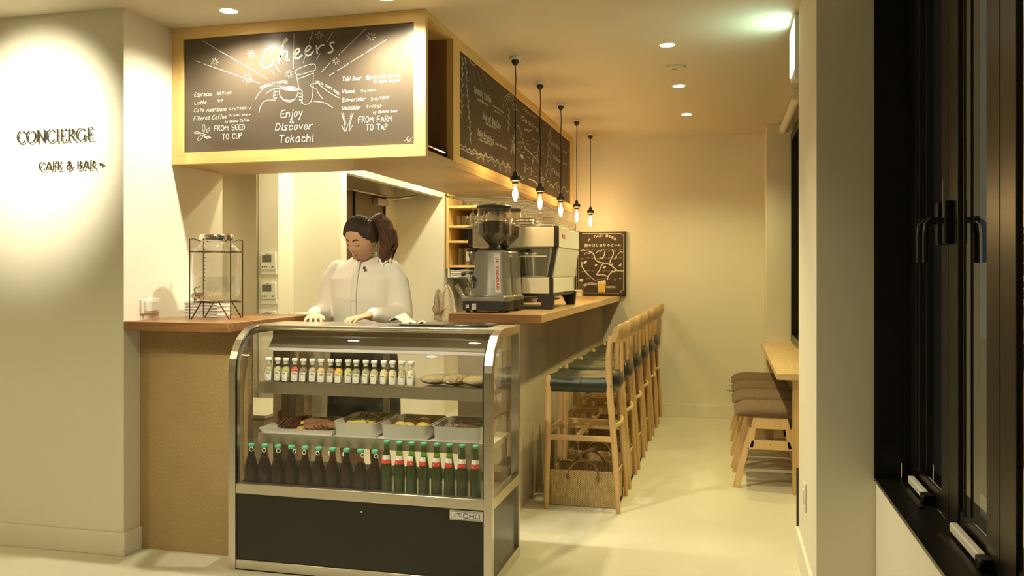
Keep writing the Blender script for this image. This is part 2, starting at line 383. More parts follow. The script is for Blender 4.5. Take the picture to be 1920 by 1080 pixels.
class Draw:
    """ribbons laid on a plane; pt maps photo pixels to that plane, nrm is its outward normal"""
    def __init__(s, pt, nrm, lift=.0012): s.pt = pt; s.n = Vector(nrm); s.mb = MB(); s.lift = lift
    def ribbon(s, pts, wd):
        pts = [p for i, p in enumerate(pts) if i == 0 or (p - pts[i - 1]).length > 1e-5]
        if len(pts) < 2: return
        vs = []; k = len(pts)
        for i, p in enumerate(pts):
            d = (pts[min(i + 1, k - 1)] - pts[max(i - 1, 0)])
            if d.length < 1e-7: d = pts[i] - pts[i - 1]
            d.normalize(); u = d.cross(s.n) * wd / 2; q = p + s.n * s.lift
            if i == 0: q = q - d * wd * .3
            if i == k - 1: q = q + d * wd * .3
            vs += [q - u, q + u]
        s.mb.add(vs, [(2 * i, 2 * i + 1, 2 * i + 3, 2 * i + 2) for i in range(k - 1)])
    def line(s, pix, wd=.003, sm=1, z=None):
        P = [s.pt(*(p if z is None else (z[1] + p[0] / z[0], z[2] + p[1] / z[0]))) for p in pix]
        s.ribbon(smoothpts(P, sm), wd)
    def dashed(s, a, b, wd, z=None, seed=0):
        rnd = random.Random(seed); t = 0
        while t < 1:
            l = rnd.uniform(.08, .5); q = [(a[0] + (b[0] - a[0]) * k, a[1] + (b[1] - a[1]) * k) for k in (t, min(1, t + l))]
            s.line(q, wd, 0, z); t += l + rnd.uniform(.015, .05)
    def star(s, c, r, wd, z=None):
        for k in range(8):
            a = k * PI / 4 + .2
            s.line([(c[0] + math.cos(a) * r * .4, c[1] + math.sin(a) * r * .4), (c[0] + math.cos(a) * r, c[1] + math.sin(a) * r)], wd, 0, z)
    def text(s, p0, p1, h, txt, wd=.002, slant=0, z=None, sm=1, jit=.0, arc=0):
        """baseline from pixel p0 to p1, cap height h pixels"""
        if z: p0 = (z[1] + p0[0] / z[0], z[2] + p0[1] / z[0]); p1 = (z[1] + p1[0] / z[0], z[2] + p1[1] / z[0]); h = h / z[0]; arc = arc / z[0]
        adv = [glyph(c)[0] + 2 for c in txt]; tot = sum(adv) - 2; x = 0
        for c in txt:
            mx, st = glyph(c)
            for stroke in st:
                P = []
                for (u, v) in stroke:
                    t = (x + u + slant * v * 2) / tot
                    px = p0[0] + (p1[0] - p0[0]) * t; py = p0[1] + (p1[1] - p0[1]) * t - v * h - arc * 4 * t * (1 - t)
                    if jit: px += random.uniform(-jit, jit); py += random.uniform(-jit, jit)
                    P.append(s.pt(px, py))
                s.ribbon(smoothpts(P, sm), wd)
            x += mx + 2
    def fill(s, pix, z=None, lift=0):
        P = [s.pt(*(p if z is None else (z[1] + p[0] / z[0], z[2] + p[1] / z[0]))) + s.n * (s.lift + lift) for p in pix]
        s.mb.add(P, [tuple(range(len(P)))])
    def kana(s, p0, p1, h, txt, z=None, grow=0):
        """Japanese words set with the built-in font, laid on the plane"""
        if z: p0 = (z[1] + p0[0] / z[0], z[2] + p0[1] / z[0]); p1 = (z[1] + p1[0] / z[0], z[2] + p1[1] / z[0]); h = h / z[0]
        cu = bpy.data.curves.new('words', 'FONT'); cu.body = txt; cu.size = 1; cu.resolution_u = 1; cu.offset = grow
        o = bpy.data.objects.new('words', cu); COL.objects.link(o)
        bpy.context.view_layer.update()
        me = bpy.data.meshes.new_from_object(o.evaluated_get(bpy.context.evaluated_depsgraph_get()))
        bpy.data.objects.remove(o)
        if len(me.vertices) == 0: return
        x1 = max(v.co.x for v in me.vertices) or 1
        O = s.pt(*p0); U = (s.pt(*p1) - O) / x1; V = (s.pt(p0[0], p0[1] - h) - O) / .75
        s.mb.add([O + U * v.co.x + V * v.co.y + s.n * s.lift for v in me.vertices], [tuple(p.vertices) for p in me.polygons])
        bpy.data.meshes.remove(me)
    def build(s, name, m, parent, **k):
        return s.mb.build(name, m, parent, fix=False, kind=k.pop('kind', 'stuff'), **k)

exec_parts = []

# ================================================================== STRUCTURE
YB = 7.875; XR = .538
CY = 3.401; SX = -2.705
struct('floor', MB().box(-4.7, .95, -2.6, 8.0, -.06, 0), M['floor'])
struct('ceiling', MB().box(-4.7, .95, -2.6, 8.0, CEIL, CEIL + .08), M['ceil'])
struct('wall_back', MB().box(-4.7, .95, YB, YB + .12, 0, CEIL), M['wall'])
struct('wall_front', MB().box(-4.7, .95, -2.6, -2.48, 0, CEIL), M['wall'])
struct('wall_outer_left', MB().box(-4.7, -4.58, -2.48, YB, 0, CEIL), M['wall'])
struct('wall_left', MB().box(-4.58, SX, CY, 4.2, 0, CEIL), M['wall'])
struct('wall_kitchen_left', MB().box(-3.75, -3.65, 4.2, YB, 0, CEIL), M['wall'])
# walls behind the bar
struct('wall_column', MB().box(-2.997, -2.85, 5.07, 5.5, 0, CEIL), M['wall'])
struct('wall_partition', MB().box(-2.86, -2.5, 5.272, 5.36, 0, CEIL), M['wall'])
struct('wall_recess', MB().box(-3.08, -2.96, 5.36, 7.4, 0, CEIL), M['wall'])
struct('wall_recess_end', MB().box(-3.08, -2.49, 7.4, YB, 0, CEIL), M['wall'])
struct('trim_header_beam', MB().box(-2.56, -2.5, 5.36, 7.4, 1.99, CEIL), M['wall'])
# right side
struct('wall_right_column', MB().box(.332, .86, 3.383, 4.18, 0, CEIL), M['wall'])
struct('wall_right_pier', MB().box(.333, .86, 7.43, YB, 0, CEIL), M['wall'])
struct('wall_right_below_window', MB().box(XR, .86, -2.48, 3.383, 0, .548), M['wall'])
struct('wall_right_above_window', MB().box(XR, .86, -2.48, 3.383, 2.47, CEIL), M['wall'])
struct('wall_right_near', MB().box(XR, .86, -2.48, .6, .548, 2.47), M['wall'])
struct('wall_right_far_below', MB().box(XR, .86, 4.18, 7.43, 0, .74), M['wall'])
struct('wall_right_far_above', MB().box(XR, .86, 4.18, 7.43, 2.46, CEIL), M['wall'])
# skirtings
bt, bh = .013, .105
struct('baseboard_left', MB().box(-4.58, SX + bt, CY - bt, CY, 0, bh), M['base'], bevel=.002)
struct('baseboard_left_return', MB().box(SX, SX + bt, CY, 3.512, 0, bh), M['base'], bevel=.002)
struct('baseboard_back', MB().box(-1.098, .333, YB - bt, YB, 0, .115), M['base'], bevel=.002)
struct('baseboard_right', MB().box(.318, .332, 3.383, 4.18, 0, .13), M['base'], bevel=.002)
struct('baseboard_right_pier', MB().box(.333 - bt, .333, 7.43, YB - bt, 0, .115), M['base'], bevel=.002)
struct('trim_dark_edge', MB().box(.322, .333, 4.182, 4.196, .13, .40), M['black'])
M['ground'] = M['night']
struct('ground_outside', MB().box(.95, 30, -12, 20, -.2, -.1), M['night'])

# ------------------------------------------------------------------ near window on the right
wn = bpy.data.objects.new('window_1', None); COL.objects.link(wn); wn.location = (XR, 2.0, .548); wn['kind'] = 'structure'
y0w, y1w, z0w, z1w = .6, 3.383, .548, 2.47
fr = MB(); e = .012
fr.box(XR - .006, .655, y1w - e, y1w, z0w, z1w).box(XR - .006, .655, y0w, y0w + e, z0w, z1w)
fr.box(XR - .006, .655, y0w + e, y1w - e, z0w, z0w + e).box(XR - .006, .655, y0w + e, y1w - e, z1w - e, z1w)
fr.build('frame_lining', M['sash'], wn)
def box_part(n, m, p, *b, bevel=0): return MB().box(*b).build(n, m, p, bevel=bevel)
yst = [(3.371, 3.285), (2.915, 2.83), (2.825, 2.72), (2.44, 2.33), (2.325, 2.21), (1.30, 1.20)]
for a, b in yst: box_part('stile', M['sash'], wn, .655, .715, b, a, z0w + .012, z1w - .012, bevel=.003)
for a, b in ((2.915, 3.285), (2.44, 2.72), (1.30, 2.21)):
    box_part('bottom_rail', M['sash'], wn, .66, .71, a, b, z0w + .012, z0w + .075, bevel=.003)
    box_part('top_rail', M['sash'], wn, .66, .71, a, b, z1w - .075, z1w - .012, bevel=.003)
    MB().add([(.6635, a - .001, z0w + .07), (.6635, b + .001, z0w + .07), (.6635, b + .001, z1w - .07), (.6635, a - .001, z1w - .07)], [(0, 1, 2, 3)]).build('pane', M['nightglass'], wn)
for yy in (3.215, 2.64): MB().tube([(.654, yy, z0w + .08), (.654, yy, z1w - .08)], .004, 6).build('gasket', M['blackm'], wn)
def casement_handle(y):
    h = MB().box(.632, .656, y - .016, y + .016, 1.40, 1.53).build('handle', M['blackm'], wn, bevel=.004)
    MB().tube([(.636, y, 1.47), (.600, y, 1.475), (.585, y - .004, 1.46), (.582, y - .006, 1.43), (.582, y - .006, 1.345)], .0085, 8).build('lever', M['blackm'], h)
casement_handle(2.875); casement_handle(2.79)
MB().tube([(.648, 2.86, 1.52), (.648, 2.86, 1.60)], .003, 6).build('pull_rod', M['chrome'], wn)
for ya, yb in ((3.28, 3.06), (2.70, 2.42)):
    st = MB().box(.628, .650, yb, ya, z0w + .02, z0w + .046).build('window_stay', M['plastic_w'], wn, bevel=.004)
    MB().box(.622, .656, yb - .045, yb - .002, z0w + .012, z0w + .044).tube([(.636, yb - .03, z0w + .03), (.622, yb - .06, z0w + .04)], .007, 8).build('stay_catch', M['blackm'], st, bevel=.003)
    MB().box(.600, .612, yb - .1, ya, z0w + .011, z0w + .018).build('track', M['blackm'], wn)
MB().tube([(.612, 3.30, z0w + .015), (.612, 3.30, z0w + .085)], .0022, 6).build('pin', M['chrome'], wn)
# ------------------------------------------------------------------ far window beyond the column
w2 = bpy.data.objects.new('window_2', None); COL.objects.link(w2); w2.location = (XR, 6, .74); w2['kind'] = 'structure'
for a, b in ((7.43, 7.36), (6.4, 6.3), (5.3, 5.2), (4.26, 4.18)): box_part('stile', M['sash'], w2, XR - .012, XR + .09, b, a, .74, 2.46, bevel=.003)
box_part('bottom_rail', M['sash'], w2, XR - .01, XR + .09, 4.26, 7.36, .74, .80); box_part('top_rail', M['sash'], w2, XR - .01, XR + .09, 4.26, 7.36, 2.39, 2.46)
for a, b in ((4.26, 5.2), (5.3, 6.3), (6.4, 7.36)):
    MB().add([(XR + .03, a, .8), (XR + .03, b, .8), (XR + .03, b, 2.39), (XR + .03, a, 2.39)], [(0, 1, 2, 3)]).build('pane', M['nightglass'], w2)

# ------------------------------------------------------------------ door in the recess behind the bar
dr = bpy.data.objects.new('door_1', None); COL.objects.link(dr); dr.location = (-2.96, 6.7, 0); dr['kind'] = 'structure'
box_part('leaf', M['bronze'], dr, -2.955, -2.925, 6.42, 7.03, .01, 1.965, bevel=.002)
box_part('side_panel', M['bronze'], dr, -2.955, -2.93, 6.24, 6.405, .01, 1.965, bevel=.002)
for a, b, c, d in ((7.03, 7.055, 0, 1.99), (6.405, 6.42, 0, 1.97), (6.225, 6.24, 0, 1.99)): box_part('jamb_strip', M['blackm'], dr, -2.957, -2.915, a, b, c, d)
box_part('head_strip', M['steel_soft'], dr, -2.957, -2.90, 6.225, 7.055, 1.966, 1.992, bevel=.002)
cl = box_part('door_closer', M['steel_soft'], dr, -2.925, -2.865, 6.78, 7.0, 1.885, 1.945, bevel=.005)
MB().tube([(-2.86, 6.92, 1.95), (-2.79, 7.02, 1.955), (-2.72, 7.30, 2.0)], .011, 8).build('closer_arm', M['steel_soft'], cl)
MB().tube([(-2.89, 6.30, 1.972), (-2.885, 7.0, 1.97)], .011, 8).build('closer_rail', M['steel_soft'], cl)
MB().tube([(-2.925, 6.50, 1.02), (-2.88, 6.50, 1.02), (-2.88, 6.62, 1.02)], .01, 8).build('handle', M['chrome'], dr)

# ================================================================== CEILING-HUNG MENU CABINET
BXL, BXR, BYF, BZ = SX, -1.353, 3.754, 1.856
cab = thing('hanging_cabinet', 'large light oak ceiling-hung cabinet carrying both menu chalkboards above the counter', 'cabinet', (-2.0, 4.0, BZ))
XB0, XB1, ZB0, ZB1 = -2.641, -1.411, 1.913, 2.484
box_part('top_rail', M['oak_x'], cab, BXL + .001, BXR, BYF, BYF + .036, ZB1, CEIL - .001)
box_part('bottom_rail', M['oak_x'], cab, BXL + .001, BXR, BYF, BYF + .036, BZ, ZB0)
box_part('stile', M['oak_z'], cab, BXL + .001, XB0, BYF + .0002, BYF + .036, ZB0, ZB1)
box_part('stile', M['oak_z'], cab, XB1, BXR, BYF + .0002, BYF + .036, ZB0, ZB1)
cb1 = MB().box(XB0, XB1, BYF + .012, BYF + .03, ZB0, ZB1).build('chalkboard', M['board'], cab)
cb1['label'] = 'dark front chalkboard with hand-drawn cheers menu'
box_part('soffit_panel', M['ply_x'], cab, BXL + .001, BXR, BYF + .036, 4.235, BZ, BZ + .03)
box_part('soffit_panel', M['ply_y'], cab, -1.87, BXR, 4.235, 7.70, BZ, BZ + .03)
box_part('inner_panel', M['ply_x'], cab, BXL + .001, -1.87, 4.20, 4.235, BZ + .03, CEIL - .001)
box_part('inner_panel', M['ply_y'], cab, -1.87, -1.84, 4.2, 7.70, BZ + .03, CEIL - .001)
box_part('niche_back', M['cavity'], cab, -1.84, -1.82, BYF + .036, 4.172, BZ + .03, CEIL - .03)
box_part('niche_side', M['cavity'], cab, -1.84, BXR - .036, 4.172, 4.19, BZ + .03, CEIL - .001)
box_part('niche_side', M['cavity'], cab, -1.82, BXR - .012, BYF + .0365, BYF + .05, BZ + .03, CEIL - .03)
box_part('niche_top', M['oak_y'], cab, -1.84, BXR, BYF + .036, 4.172, CEIL - .03, CEIL - .001)
box_part('side_stile', M['oak_z'], cab, BXR - .036, BXR, 4.172, 4.28, BZ + .03, CEIL - .001)
box_part('side_stile', M['oak_z'], cab, BXR - .036, BXR, 7.622, 7.70, BZ + .03, CEIL - .001)
box_part('side_top_rail', M['oak_y'], cab, BXR - .036, BXR, 4.28, 7.622, 2.488, CEIL - .001)
box_part('side_bottom_rail', M['oak_y'], cab, BXR - .036, BXR, 4.28, 7.622, BZ + .03, 1.922)
cb2 = MB().box(BXR - .03, BXR - .012, 4.28, 7.622, 1.922, 2.488).build('chalkboard', M['board2'], cab)
cb2['label'] = 'long side chalkboard with chalk map and breakfast menu'
gr = MB().tube([(-1.37, 3.80, 1.915), (-1.37, 4.10, 1.915)], .004, 6).build('niche_rail', M['chrome'], cab)
MB().box(-1.378, -1.362, 4.095, 4.115, 1.886, 1.925).build('rail_post', M['blackm'], gr)
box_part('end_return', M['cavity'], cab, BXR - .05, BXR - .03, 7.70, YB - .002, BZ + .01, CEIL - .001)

# chalk on the front board (traced in the zoomed crop: scale 3.6, origin 320,20)
Z1 = (3.6, 320, 20)
d = Draw(lambda x, y: onY(x, y, BYF + .012), (0, -1, 0))
for pts in ([(697, 262), (692, 242), (668, 245), (640, 275), (620, 320), (613, 362), (628, 388), (658, 385), (685, 368), (706, 345)],
            [(768, 215), (790, 202), (786, 188), (770, 192), (757, 235), (743, 300), (730, 356)], [(738, 315), (762, 277), (786, 270), (788, 300), (780, 335), (800, 332)],
            [(838, 303), (868, 278), (872, 258), (853, 255), (836, 285), (838, 322), (862, 324), (888, 300)],
            [(910, 283), (943, 258), (945, 238), (926, 238), (908, 270), (912, 302), (938, 305), (965, 275)],
            [(985, 238), (990, 288)], [(990, 268), (1008, 238), (1035, 232)], [(1105, 216), (1085, 213), (1073, 230), (1096, 254), (1090, 280), (1064, 284)]):
    d.line(pts, .0085, 2, Z1)
d.build('lettering', M['chalk'], cb1, label='large white chalk word cheers across the top')
d = Draw(lambda x, y: onY(x, y, BYF + .012), (0, -1, 0))
for a, b in [((220, 205), (650, 460)), ((165, 338), (605, 492)), ((740, 155), (746, 190)), ((655, 290), (740, 418)), ((678, 400), (700, 432)), ((833, 155), (830, 390)),
             ((960, 145), (935, 220)), ((915, 290), (895, 355)), ((1095, 145), (1055, 215)), ((1010, 290), (985, 330)), ((1315, 125), (1135, 300)), ((1080, 350), (1015, 418)), ((1460, 195), (1070, 440))]:
    d.dashed(a, b, .0019, Z1, seed=a[0])
for c, r in [((297, 345), 26), ((517, 455), 34), ((545, 293), 26), ((800, 428), 28), ((1003, 165), 27), ((1117, 340), 25), ((1352, 175), 33)]: d.star(c, r, .0019, Z1)
cup = [[(735, 512), (770, 508), (830, 514), (862, 528), (850, 541), (800, 540), (755, 530), (735, 512)], [(738, 525), (733, 570), (755, 600), (785, 615), (815, 616), (840, 600), (855, 575), (862, 535)],
       [(745, 578), (760, 600), (800, 606), (835, 600)],
       [(840, 412), (850, 396), (975, 348), (981, 400), (965, 405), (866, 436), (845, 428), (840, 412)], [(850, 436), (862, 500), (870, 530)], [(880, 600), (895, 640), (960, 622), (965, 412)],
       [(866, 460), (962, 422)], [(735, 508), (695, 508), (640, 512), (600, 552), (570, 600)], [(645, 560), (690, 528), (725, 520)], [(735, 525), (700, 528), (695, 545), (728, 548)],
       [(728, 548), (696, 550), (696, 568), (725, 570)], [(725, 570), (695, 572), (694, 588), (722, 588)], [(722, 588), (700, 592), (690, 605), (708, 606)], [(690, 602), (632, 608), (604, 650), (596, 690)],
       [(866, 535), (876, 530), (892, 548), (885, 560), (865, 555)], [(865, 557), (890, 562), (894, 578), (866, 580)], [(866, 582), (890, 585), (893, 600), (868, 602)], [(870, 604), (888, 608), (892, 622), (875, 622)],
       [(985, 490), (945, 495), (943, 512), (985, 526), (997, 560), (1030, 598)], [(1000, 495), (1045, 535), (1100, 570), (1138, 588)], [(968, 614), (1038, 618), (1095, 655)]]
for p in cup: d.line(p, .0020, 2, Z1)
d.fill([(752, 518), (800, 516), (850, 530), (835, 538), (795, 536)], Z1)
for p in ([(205, 825), (175, 815), (153, 826), (180, 832), (210, 828)], [(222, 818), (212, 790), (225, 762), (235, 790), (226, 820)], [(240, 822), (245, 800), (268, 788), (262, 812), (242, 822)],
          [(215, 840), (190, 850), (180, 880), (205, 872), (222, 842)], [(205, 828), (240, 835)], [(1175, 815), (1178, 770), (1158, 700)], [(1205, 815), (1210, 770), (1228, 700)], [(1172, 815), (1155, 775)], [(1207, 812), (1228, 775)], [(1183, 815), (1196, 768)]):
    d.line(p, .002, 1, Z1)
for k in range(7):
    d.star((228 + (k % 4) * 12 + k, 845 + (k // 2) * 4 + (k % 2) * 8), 5, .002, Z1)
    for xx, sg in ((1160 + k * 3, 1), (1226 - k * 3, 1)):
        d.line([(xx - 7, 692 + k * 11), (xx, 702 + k * 11), (xx + 8, 690 + k * 11)], .0016, 0, Z1)
d.line([(1580, 880), (1600, 860), (1595, 885), (1625, 862), (1635, 855)], .0012, 1, Z1); d.line([(1590, 890), (1625, 878)], .0012, 1, Z1); d.line([(1595, 858), (1610, 848)], .0012, 1, Z1)
d.build('chalk_drawing', M['chalk'], cb1, label='chalk drawing of two hands clinking cup and tumbler under rays')
d = Draw(lambda x, y: onY(x, y, BYF + .012), (0, -1, 0))
for p0, p1, h, t, wd, sl in [((160, 580), (278, 574), 26, 'Espresso', .0016, .9), ((160, 636), (240, 630), 24, 'Latte', .0016, .9), ((158, 686), (376, 676), 26, 'Cafe Americano', .0016, .9),
        ((156, 742), (374, 728), 28, 'Filtered Coffee', .0016, .9), ((368, 758), (530, 746), 18, 'by Onibus Coffee', .0012, .8), ((295, 811), (500, 802), 34, 'FROM SEED', .0024, 0), ((350, 870), (480, 862), 36, 'TO CUP', .0024, 0),
        ((1158, 474), (1285, 468), 26, 'Tabi Beer', .0016, .9), ((1370, 487), (1548, 478), 17, 'by Nupka Original', .0012, .8), ((1157, 560), (1240, 555), 26, 'Vienna', .0016, .9), ((1157, 616), (1312, 608), 26, 'Schwarzbier', .0016, .9),
        ((1157, 672), (1280, 665), 26, 'Weissbier', .0016, .9), ((1368, 694), (1530, 685), 17, 'by Obihiro Beer', .0012, .8), ((1268, 756), (1494, 748), 40, 'FROM FARM', .0026, 0), ((1320, 808), (1464, 803), 38, 'TO TAP', .0026, 0),
        ((742, 722), (885, 712), 48, 'Enjoy', .0034, .6), ((806, 760), (832, 758), 26, '&', .003, 0), ((708, 808), (955, 800), 46, 'Discover', .0036, .6), ((730, 892), (958, 884), 50, 'Tokachi', .0036, .5)]:
    d.text(p0, p1, h, t, wd, sl, Z1, sm=2)
d.text((606, 530), (790, 492), 15, 'SPECIALTY COFFEE', .0013, 0, Z1, arc=14); d.text((983, 486), (1138, 572), 15, 'LOCAL CRAFT BEER', .0014, 0, Z1, arc=10)
for p0, p1, h, t in [((312, 568), (410, 562), 18, 'エスプレッソ'), ((315, 618), (355, 616), 16, 'ラテ'), ((392, 672), (544, 664), 16, 'カフェ アメリカーノ'), ((390, 716), (540, 710), 16, 'フィルター コーヒー'),
                     ((1322, 464), (1548, 452), 24, '旅のはじまりのビール'), ((1282, 552), (1386, 547), 18, 'ウィンナー'), ((1350, 606), (1474, 595), 20, 'シュバルツ'), ((1318, 658), (1426, 652), 18, 'ヴァイツェン')]:
    d.kana(p0, p1, h, t, Z1, grow=.0)
d.build('lettering', M['chalk'], cb1, label='rows of handwritten chalk menu lettering')

# chalk on the long side board (crop scale 3.6, origin 855,90)
Z2 = (3.6, 855, 90)
d = Draw(lambda x, y: onX(x, y, BXR - .012), (1, 0, 0))
def sprig(x, y, h, lean, n, s=1):
    d.line([(x, y), (x + lean * .4, y - h * .5), (x + lean, y - h)], .006, 1, Z2)
    for k in range(n):
        t = (k + .6) / n; cx = x + lean * t; cy = y - h * t; sg = 1 if k % 2 else -1
        d.line([(cx, cy), (cx + sg * 7 * s, cy - 13 * s), (cx + sg * 11 * s, cy - 28 * s), (cx + sg * 3 * s, cy - 20 * s), (cx, cy)], .0045, 1, Z2)
sprig(36, 470, 400, 8, 11); sprig(100, 650, 400, -30, 11, .9); sprig(72, 230, 160, -12, 5, .8)
d.line([(90, 72), (100, 100), (118, 120), (134, 108)], .008, 1, Z2)
for a, b in (((95, 150), (85, 230)), ((118, 150), (125, 230)), ((140, 150), (175, 260)), ((165, 140), (215, 235)), ((105, 160), (104, 240))): d.dashed(a, b, .003, Z2, a[0])
for p0, p1, h, t, wd in [((122, 295), (235, 372), 40, 'Specialty Coffee', .008), ((142, 350), (215, 395), 12, 'CURRENTLY', .005), ((178, 470), (298, 550), 42, 'Soup of the Day', .008), ((200, 512), (272, 552), 12, 'SEASONAL', .005),
        ((146, 585), (256, 655), 42, 'Daily Breakfast', .008), ((152, 620), (242, 662), 12, 'ALL MORNING', .005), ((264, 650), (344, 685), 15, 'Lamb Sausage', .005), ((250, 395), (318, 440), 13, 'Homemade', .005), ((256, 425), (300, 450), 9, 'GRANOLA', .004),
        ((440, 480), (552, 565), 26, 'Obihiro', .010), ((455, 420), (540, 480), 14, 'TOKACHI MAP', .005),
        ((645, 650), (700, 690), 22, 'Pork Bowl', .009), ((655, 745), (710, 780), 22, 'Cheese', .009), ((648, 835), (700, 870), 26, 'Toast', .009), ((722, 700), (748, 715), 10, 'Cheese', .006), ((722, 780), (745, 792), 9, 'Salad', .006)]:
    d.text(p0, p1, h, t, wd, .4, Z2)
for r in (0, 14, 30): d.line([(316 + r, 400 - r * .3), (322 + r * .9, 345 + r * .5), (350, 305 + r), (385 - r * .6, 325 + r), (405 - r * .7, 400), (425 - r, 430 - r * .2)], .006, 1, Z2)
mount = [(24, 665), (36, 650), (48, 672), (60, 662), (76, 690), (92, 680), (104, 705), (122, 682), (136, 700), (150, 722), (166, 712), (182, 735), (198, 708), (214, 740), (240, 735), (262, 768), (280, 750), (296, 795), (318, 762), (336, 808), (350, 780), (366, 815)]
d.line(mount, .008, 0, Z2); d.line([(p[0], p[1] + 22 + (7 if i % 2 else -9)) for i, p in enumerate(mount)], .006, 0, Z2)
for i in range(2, 20, 3): d.line([mount[i], (mount[i][0] + 4, mount[i][1] + 42)], .004, 0, Z2)
sprig(352, 570, 150, 5, 7, .9); sprig(372, 720, 130, 20, 8, .9); sprig(610, 880, 300, 20, 12, .9); sprig(640, 880, 330, -4, 12, .9); sprig(466, 850, 60, 2, 5, .8); sprig(765, 880, 200, 0, 10, .8)
for p in ([(412, 520), (430, 545), (445, 600), (452, 650), (480, 690), (520, 725), (556, 770)], [(556, 770), (548, 700), (560, 640), (575, 600)], [(505, 860), (512, 790), (520, 740)], [(490, 885), (520, 892), (545, 915), (556, 938)],
          [(405, 830), (418, 850), (425, 880), (440, 862), (448, 890), (462, 870)], [(570, 800), (580, 860), (575, 900)], [(460, 545), (470, 560), (480, 545), (492, 566), (505, 552)],
          [(612, 905), (625, 895), (632, 935), (645, 915), (655, 945), (680, 895), (696, 940), (708, 985), (720, 940), (735, 935), (745, 975), (760, 960), (772, 990)],
          [(655, 950), (672, 905), (685, 960), (700, 985)], [(568, 880), (585, 870), (600, 890), (598, 935)], [(568, 895), (582, 885), (592, 905), (590, 935)], [(568, 910), (580, 900), (585, 920), (582, 940)]):
    d.line(p, .009, 1, Z2)
d.fill([(430, 715), (450, 720), (456, 745), (445, 750), (436, 735)], Z2); d.fill([(388, 650), (400, 640), (398, 690), (390, 720)], Z2); d.fill([(512, 752), (524, 758), (516, 780)], Z2)
for k in range(34):
    x = random.uniform(408, 600); y = 560 + (x - 408) * .4 + random.uniform(0, 260)
    d.line([(x, y), (x + random.uniform(4, 14), y + random.uniform(-4, 10)), (x + random.uniform(8, 22), y + random.uniform(0, 14))], .004, 1, Z2)
d.build('chalk_drawing', M['chalk2'], cb2, label='faint chalk menu, plants, mountains and map')

# ================================================================== BAR COUNTER, LEFT COUNTER
bar = thing('bar_counter', 'long bar counter with thick wooden top and rendered front, stools along it', 'counter', (-1.2, 6.1, 0))
MB().box(-1.455, -.94, 4.405, YB - .001, 1.043, 1.089).build('counter_top', M['ctop_y'], bar, bevel=.003)
box_part('front_panel', M['grey_render'], bar, -1.16, -1.098, 4.46, YB - .001, 0, 1.043)
box_part('end_panel', M['grey_render'], bar, -1.42, -1.16, 4.46, 4.52, 0, 1.043)
box_part('end_grain_edge', M['ctop_x'], bar, -1.4545, -.9405, 4.400, 4.4055, 1.0435, 1.0885)
lc = thing('left_counter', 'short counter with dark wooden top between the lettered wall and the glass case', 'counter', (-2.43, 3.8, 0))
MB().prism([(SX + .001, 3.398), (-2.163, 3.398), (-2.163, 4.18), (SX + .001, 4.18)], 'z', 1.043, 1.086).build('counter_top', M['ctop_x'], lc, bevel=.003)
box_part('front_panel', M['mud'], lc, SX + .001, -2.133, 3.514, 3.56, 0, 1.043)
box_part('side_panel', M['mud'], lc, -2.2, -2.14, 3.86, 4.15, 0, 1.043)
lg = MB().box(-2.30, -2.165, 4.19, 4.62, 0, 1.09).build('partition_ledge', M['cream_lam'], None, bevel=.004, label='low cream partition ledge behind the left wooden counter', cat='partition')

# ================================================================== REFRIGERATED GLASS CASE
KX0, KX1, KY0, KY1, KH = -2.131, -.924, 3.355, 3.85, 1.07
case = thing('display_case', 'curved glass refrigerated display case with stainless frame and black base panel', 'display case', ((KX0 + KX1) / 2, (KY0 + KY1) / 2, 0))
def prof(off, n=10):
    r = .2 - off; c = (KY0 + .2, KH - .2)
    return [(c[0] - r * math.cos(PI / 2 * i / n), c[1] + r * math.sin(PI / 2 * i / n)) for i in range(n + 1)]
def side_frame(x0, x1, win):
    mb = MB(); o = [(KY0, 0)] + prof(0) + [(KY1, KH)]; t = .036
    i = [(KY0 + t, 0)] + prof(t) + [(KY1, KH - t)]
    for k in range(len(o) - 1):
        mb.hexa([(x0, *o[k]), (x1, *o[k]), (x1, *i[k]), (x0, *i[k]), (x0, *o[k + 1]), (x1, *o[k + 1]), (x1, *i[k + 1]), (x0, *i[k + 1])])
    mb.box(x0, x1, KY1 - .03, KY1, 0, KH - t)
    mb.box(x0, x1, KY0 + t, KY1 - .03, 0, .05).box(x0, x1, KY0 + t, KY1 - .03, .338, .383)
    return mb
side_frame(KX0, KX0 + .034, 1).build('side_frame', M['steel'], case, fix=True, smooth=30)
side_frame(KX1 - .034, KX1, 1).build('side_frame', M['steel'], case, smooth=30)
xi0, xi1 = KX0 + .034, KX1 - .034
MB().box(xi0, xi1, KY0 + .004, KY0 + .04, .338, .383).build('front_rail', M['steel'], case, bevel=.003)
MB().box(xi0, xi1, KY0 + .004, KY0 + .04, .006, .048).build('bottom_rail', M['steel'], case, bevel=.003)
MB().box(xi0, xi1, KY0 + .195, KY1, 1.048, KH).build('top_plate', M['steel'], case, bevel=.003)
MB().box(xi0, xi1, KY1 - .03, KY1, 0, .36).build('back_panel', M['steel_soft'], case)
MB().box(xi0, xi1, KY0 + .012, KY0 + .02, .048, .338).build('base_panel', M['black'], case)
for x in (KX0 + .012, KX1 - .02): MB().box(x, x + .008, KY0 + .036, KY1 - .03, .05, .338).build('side_base_panel', M['black'], case)
MB().box(xi0, xi1, KY0 + .045, KY1 - .03, .30, .345).build('deck', M['steel_soft'], case)
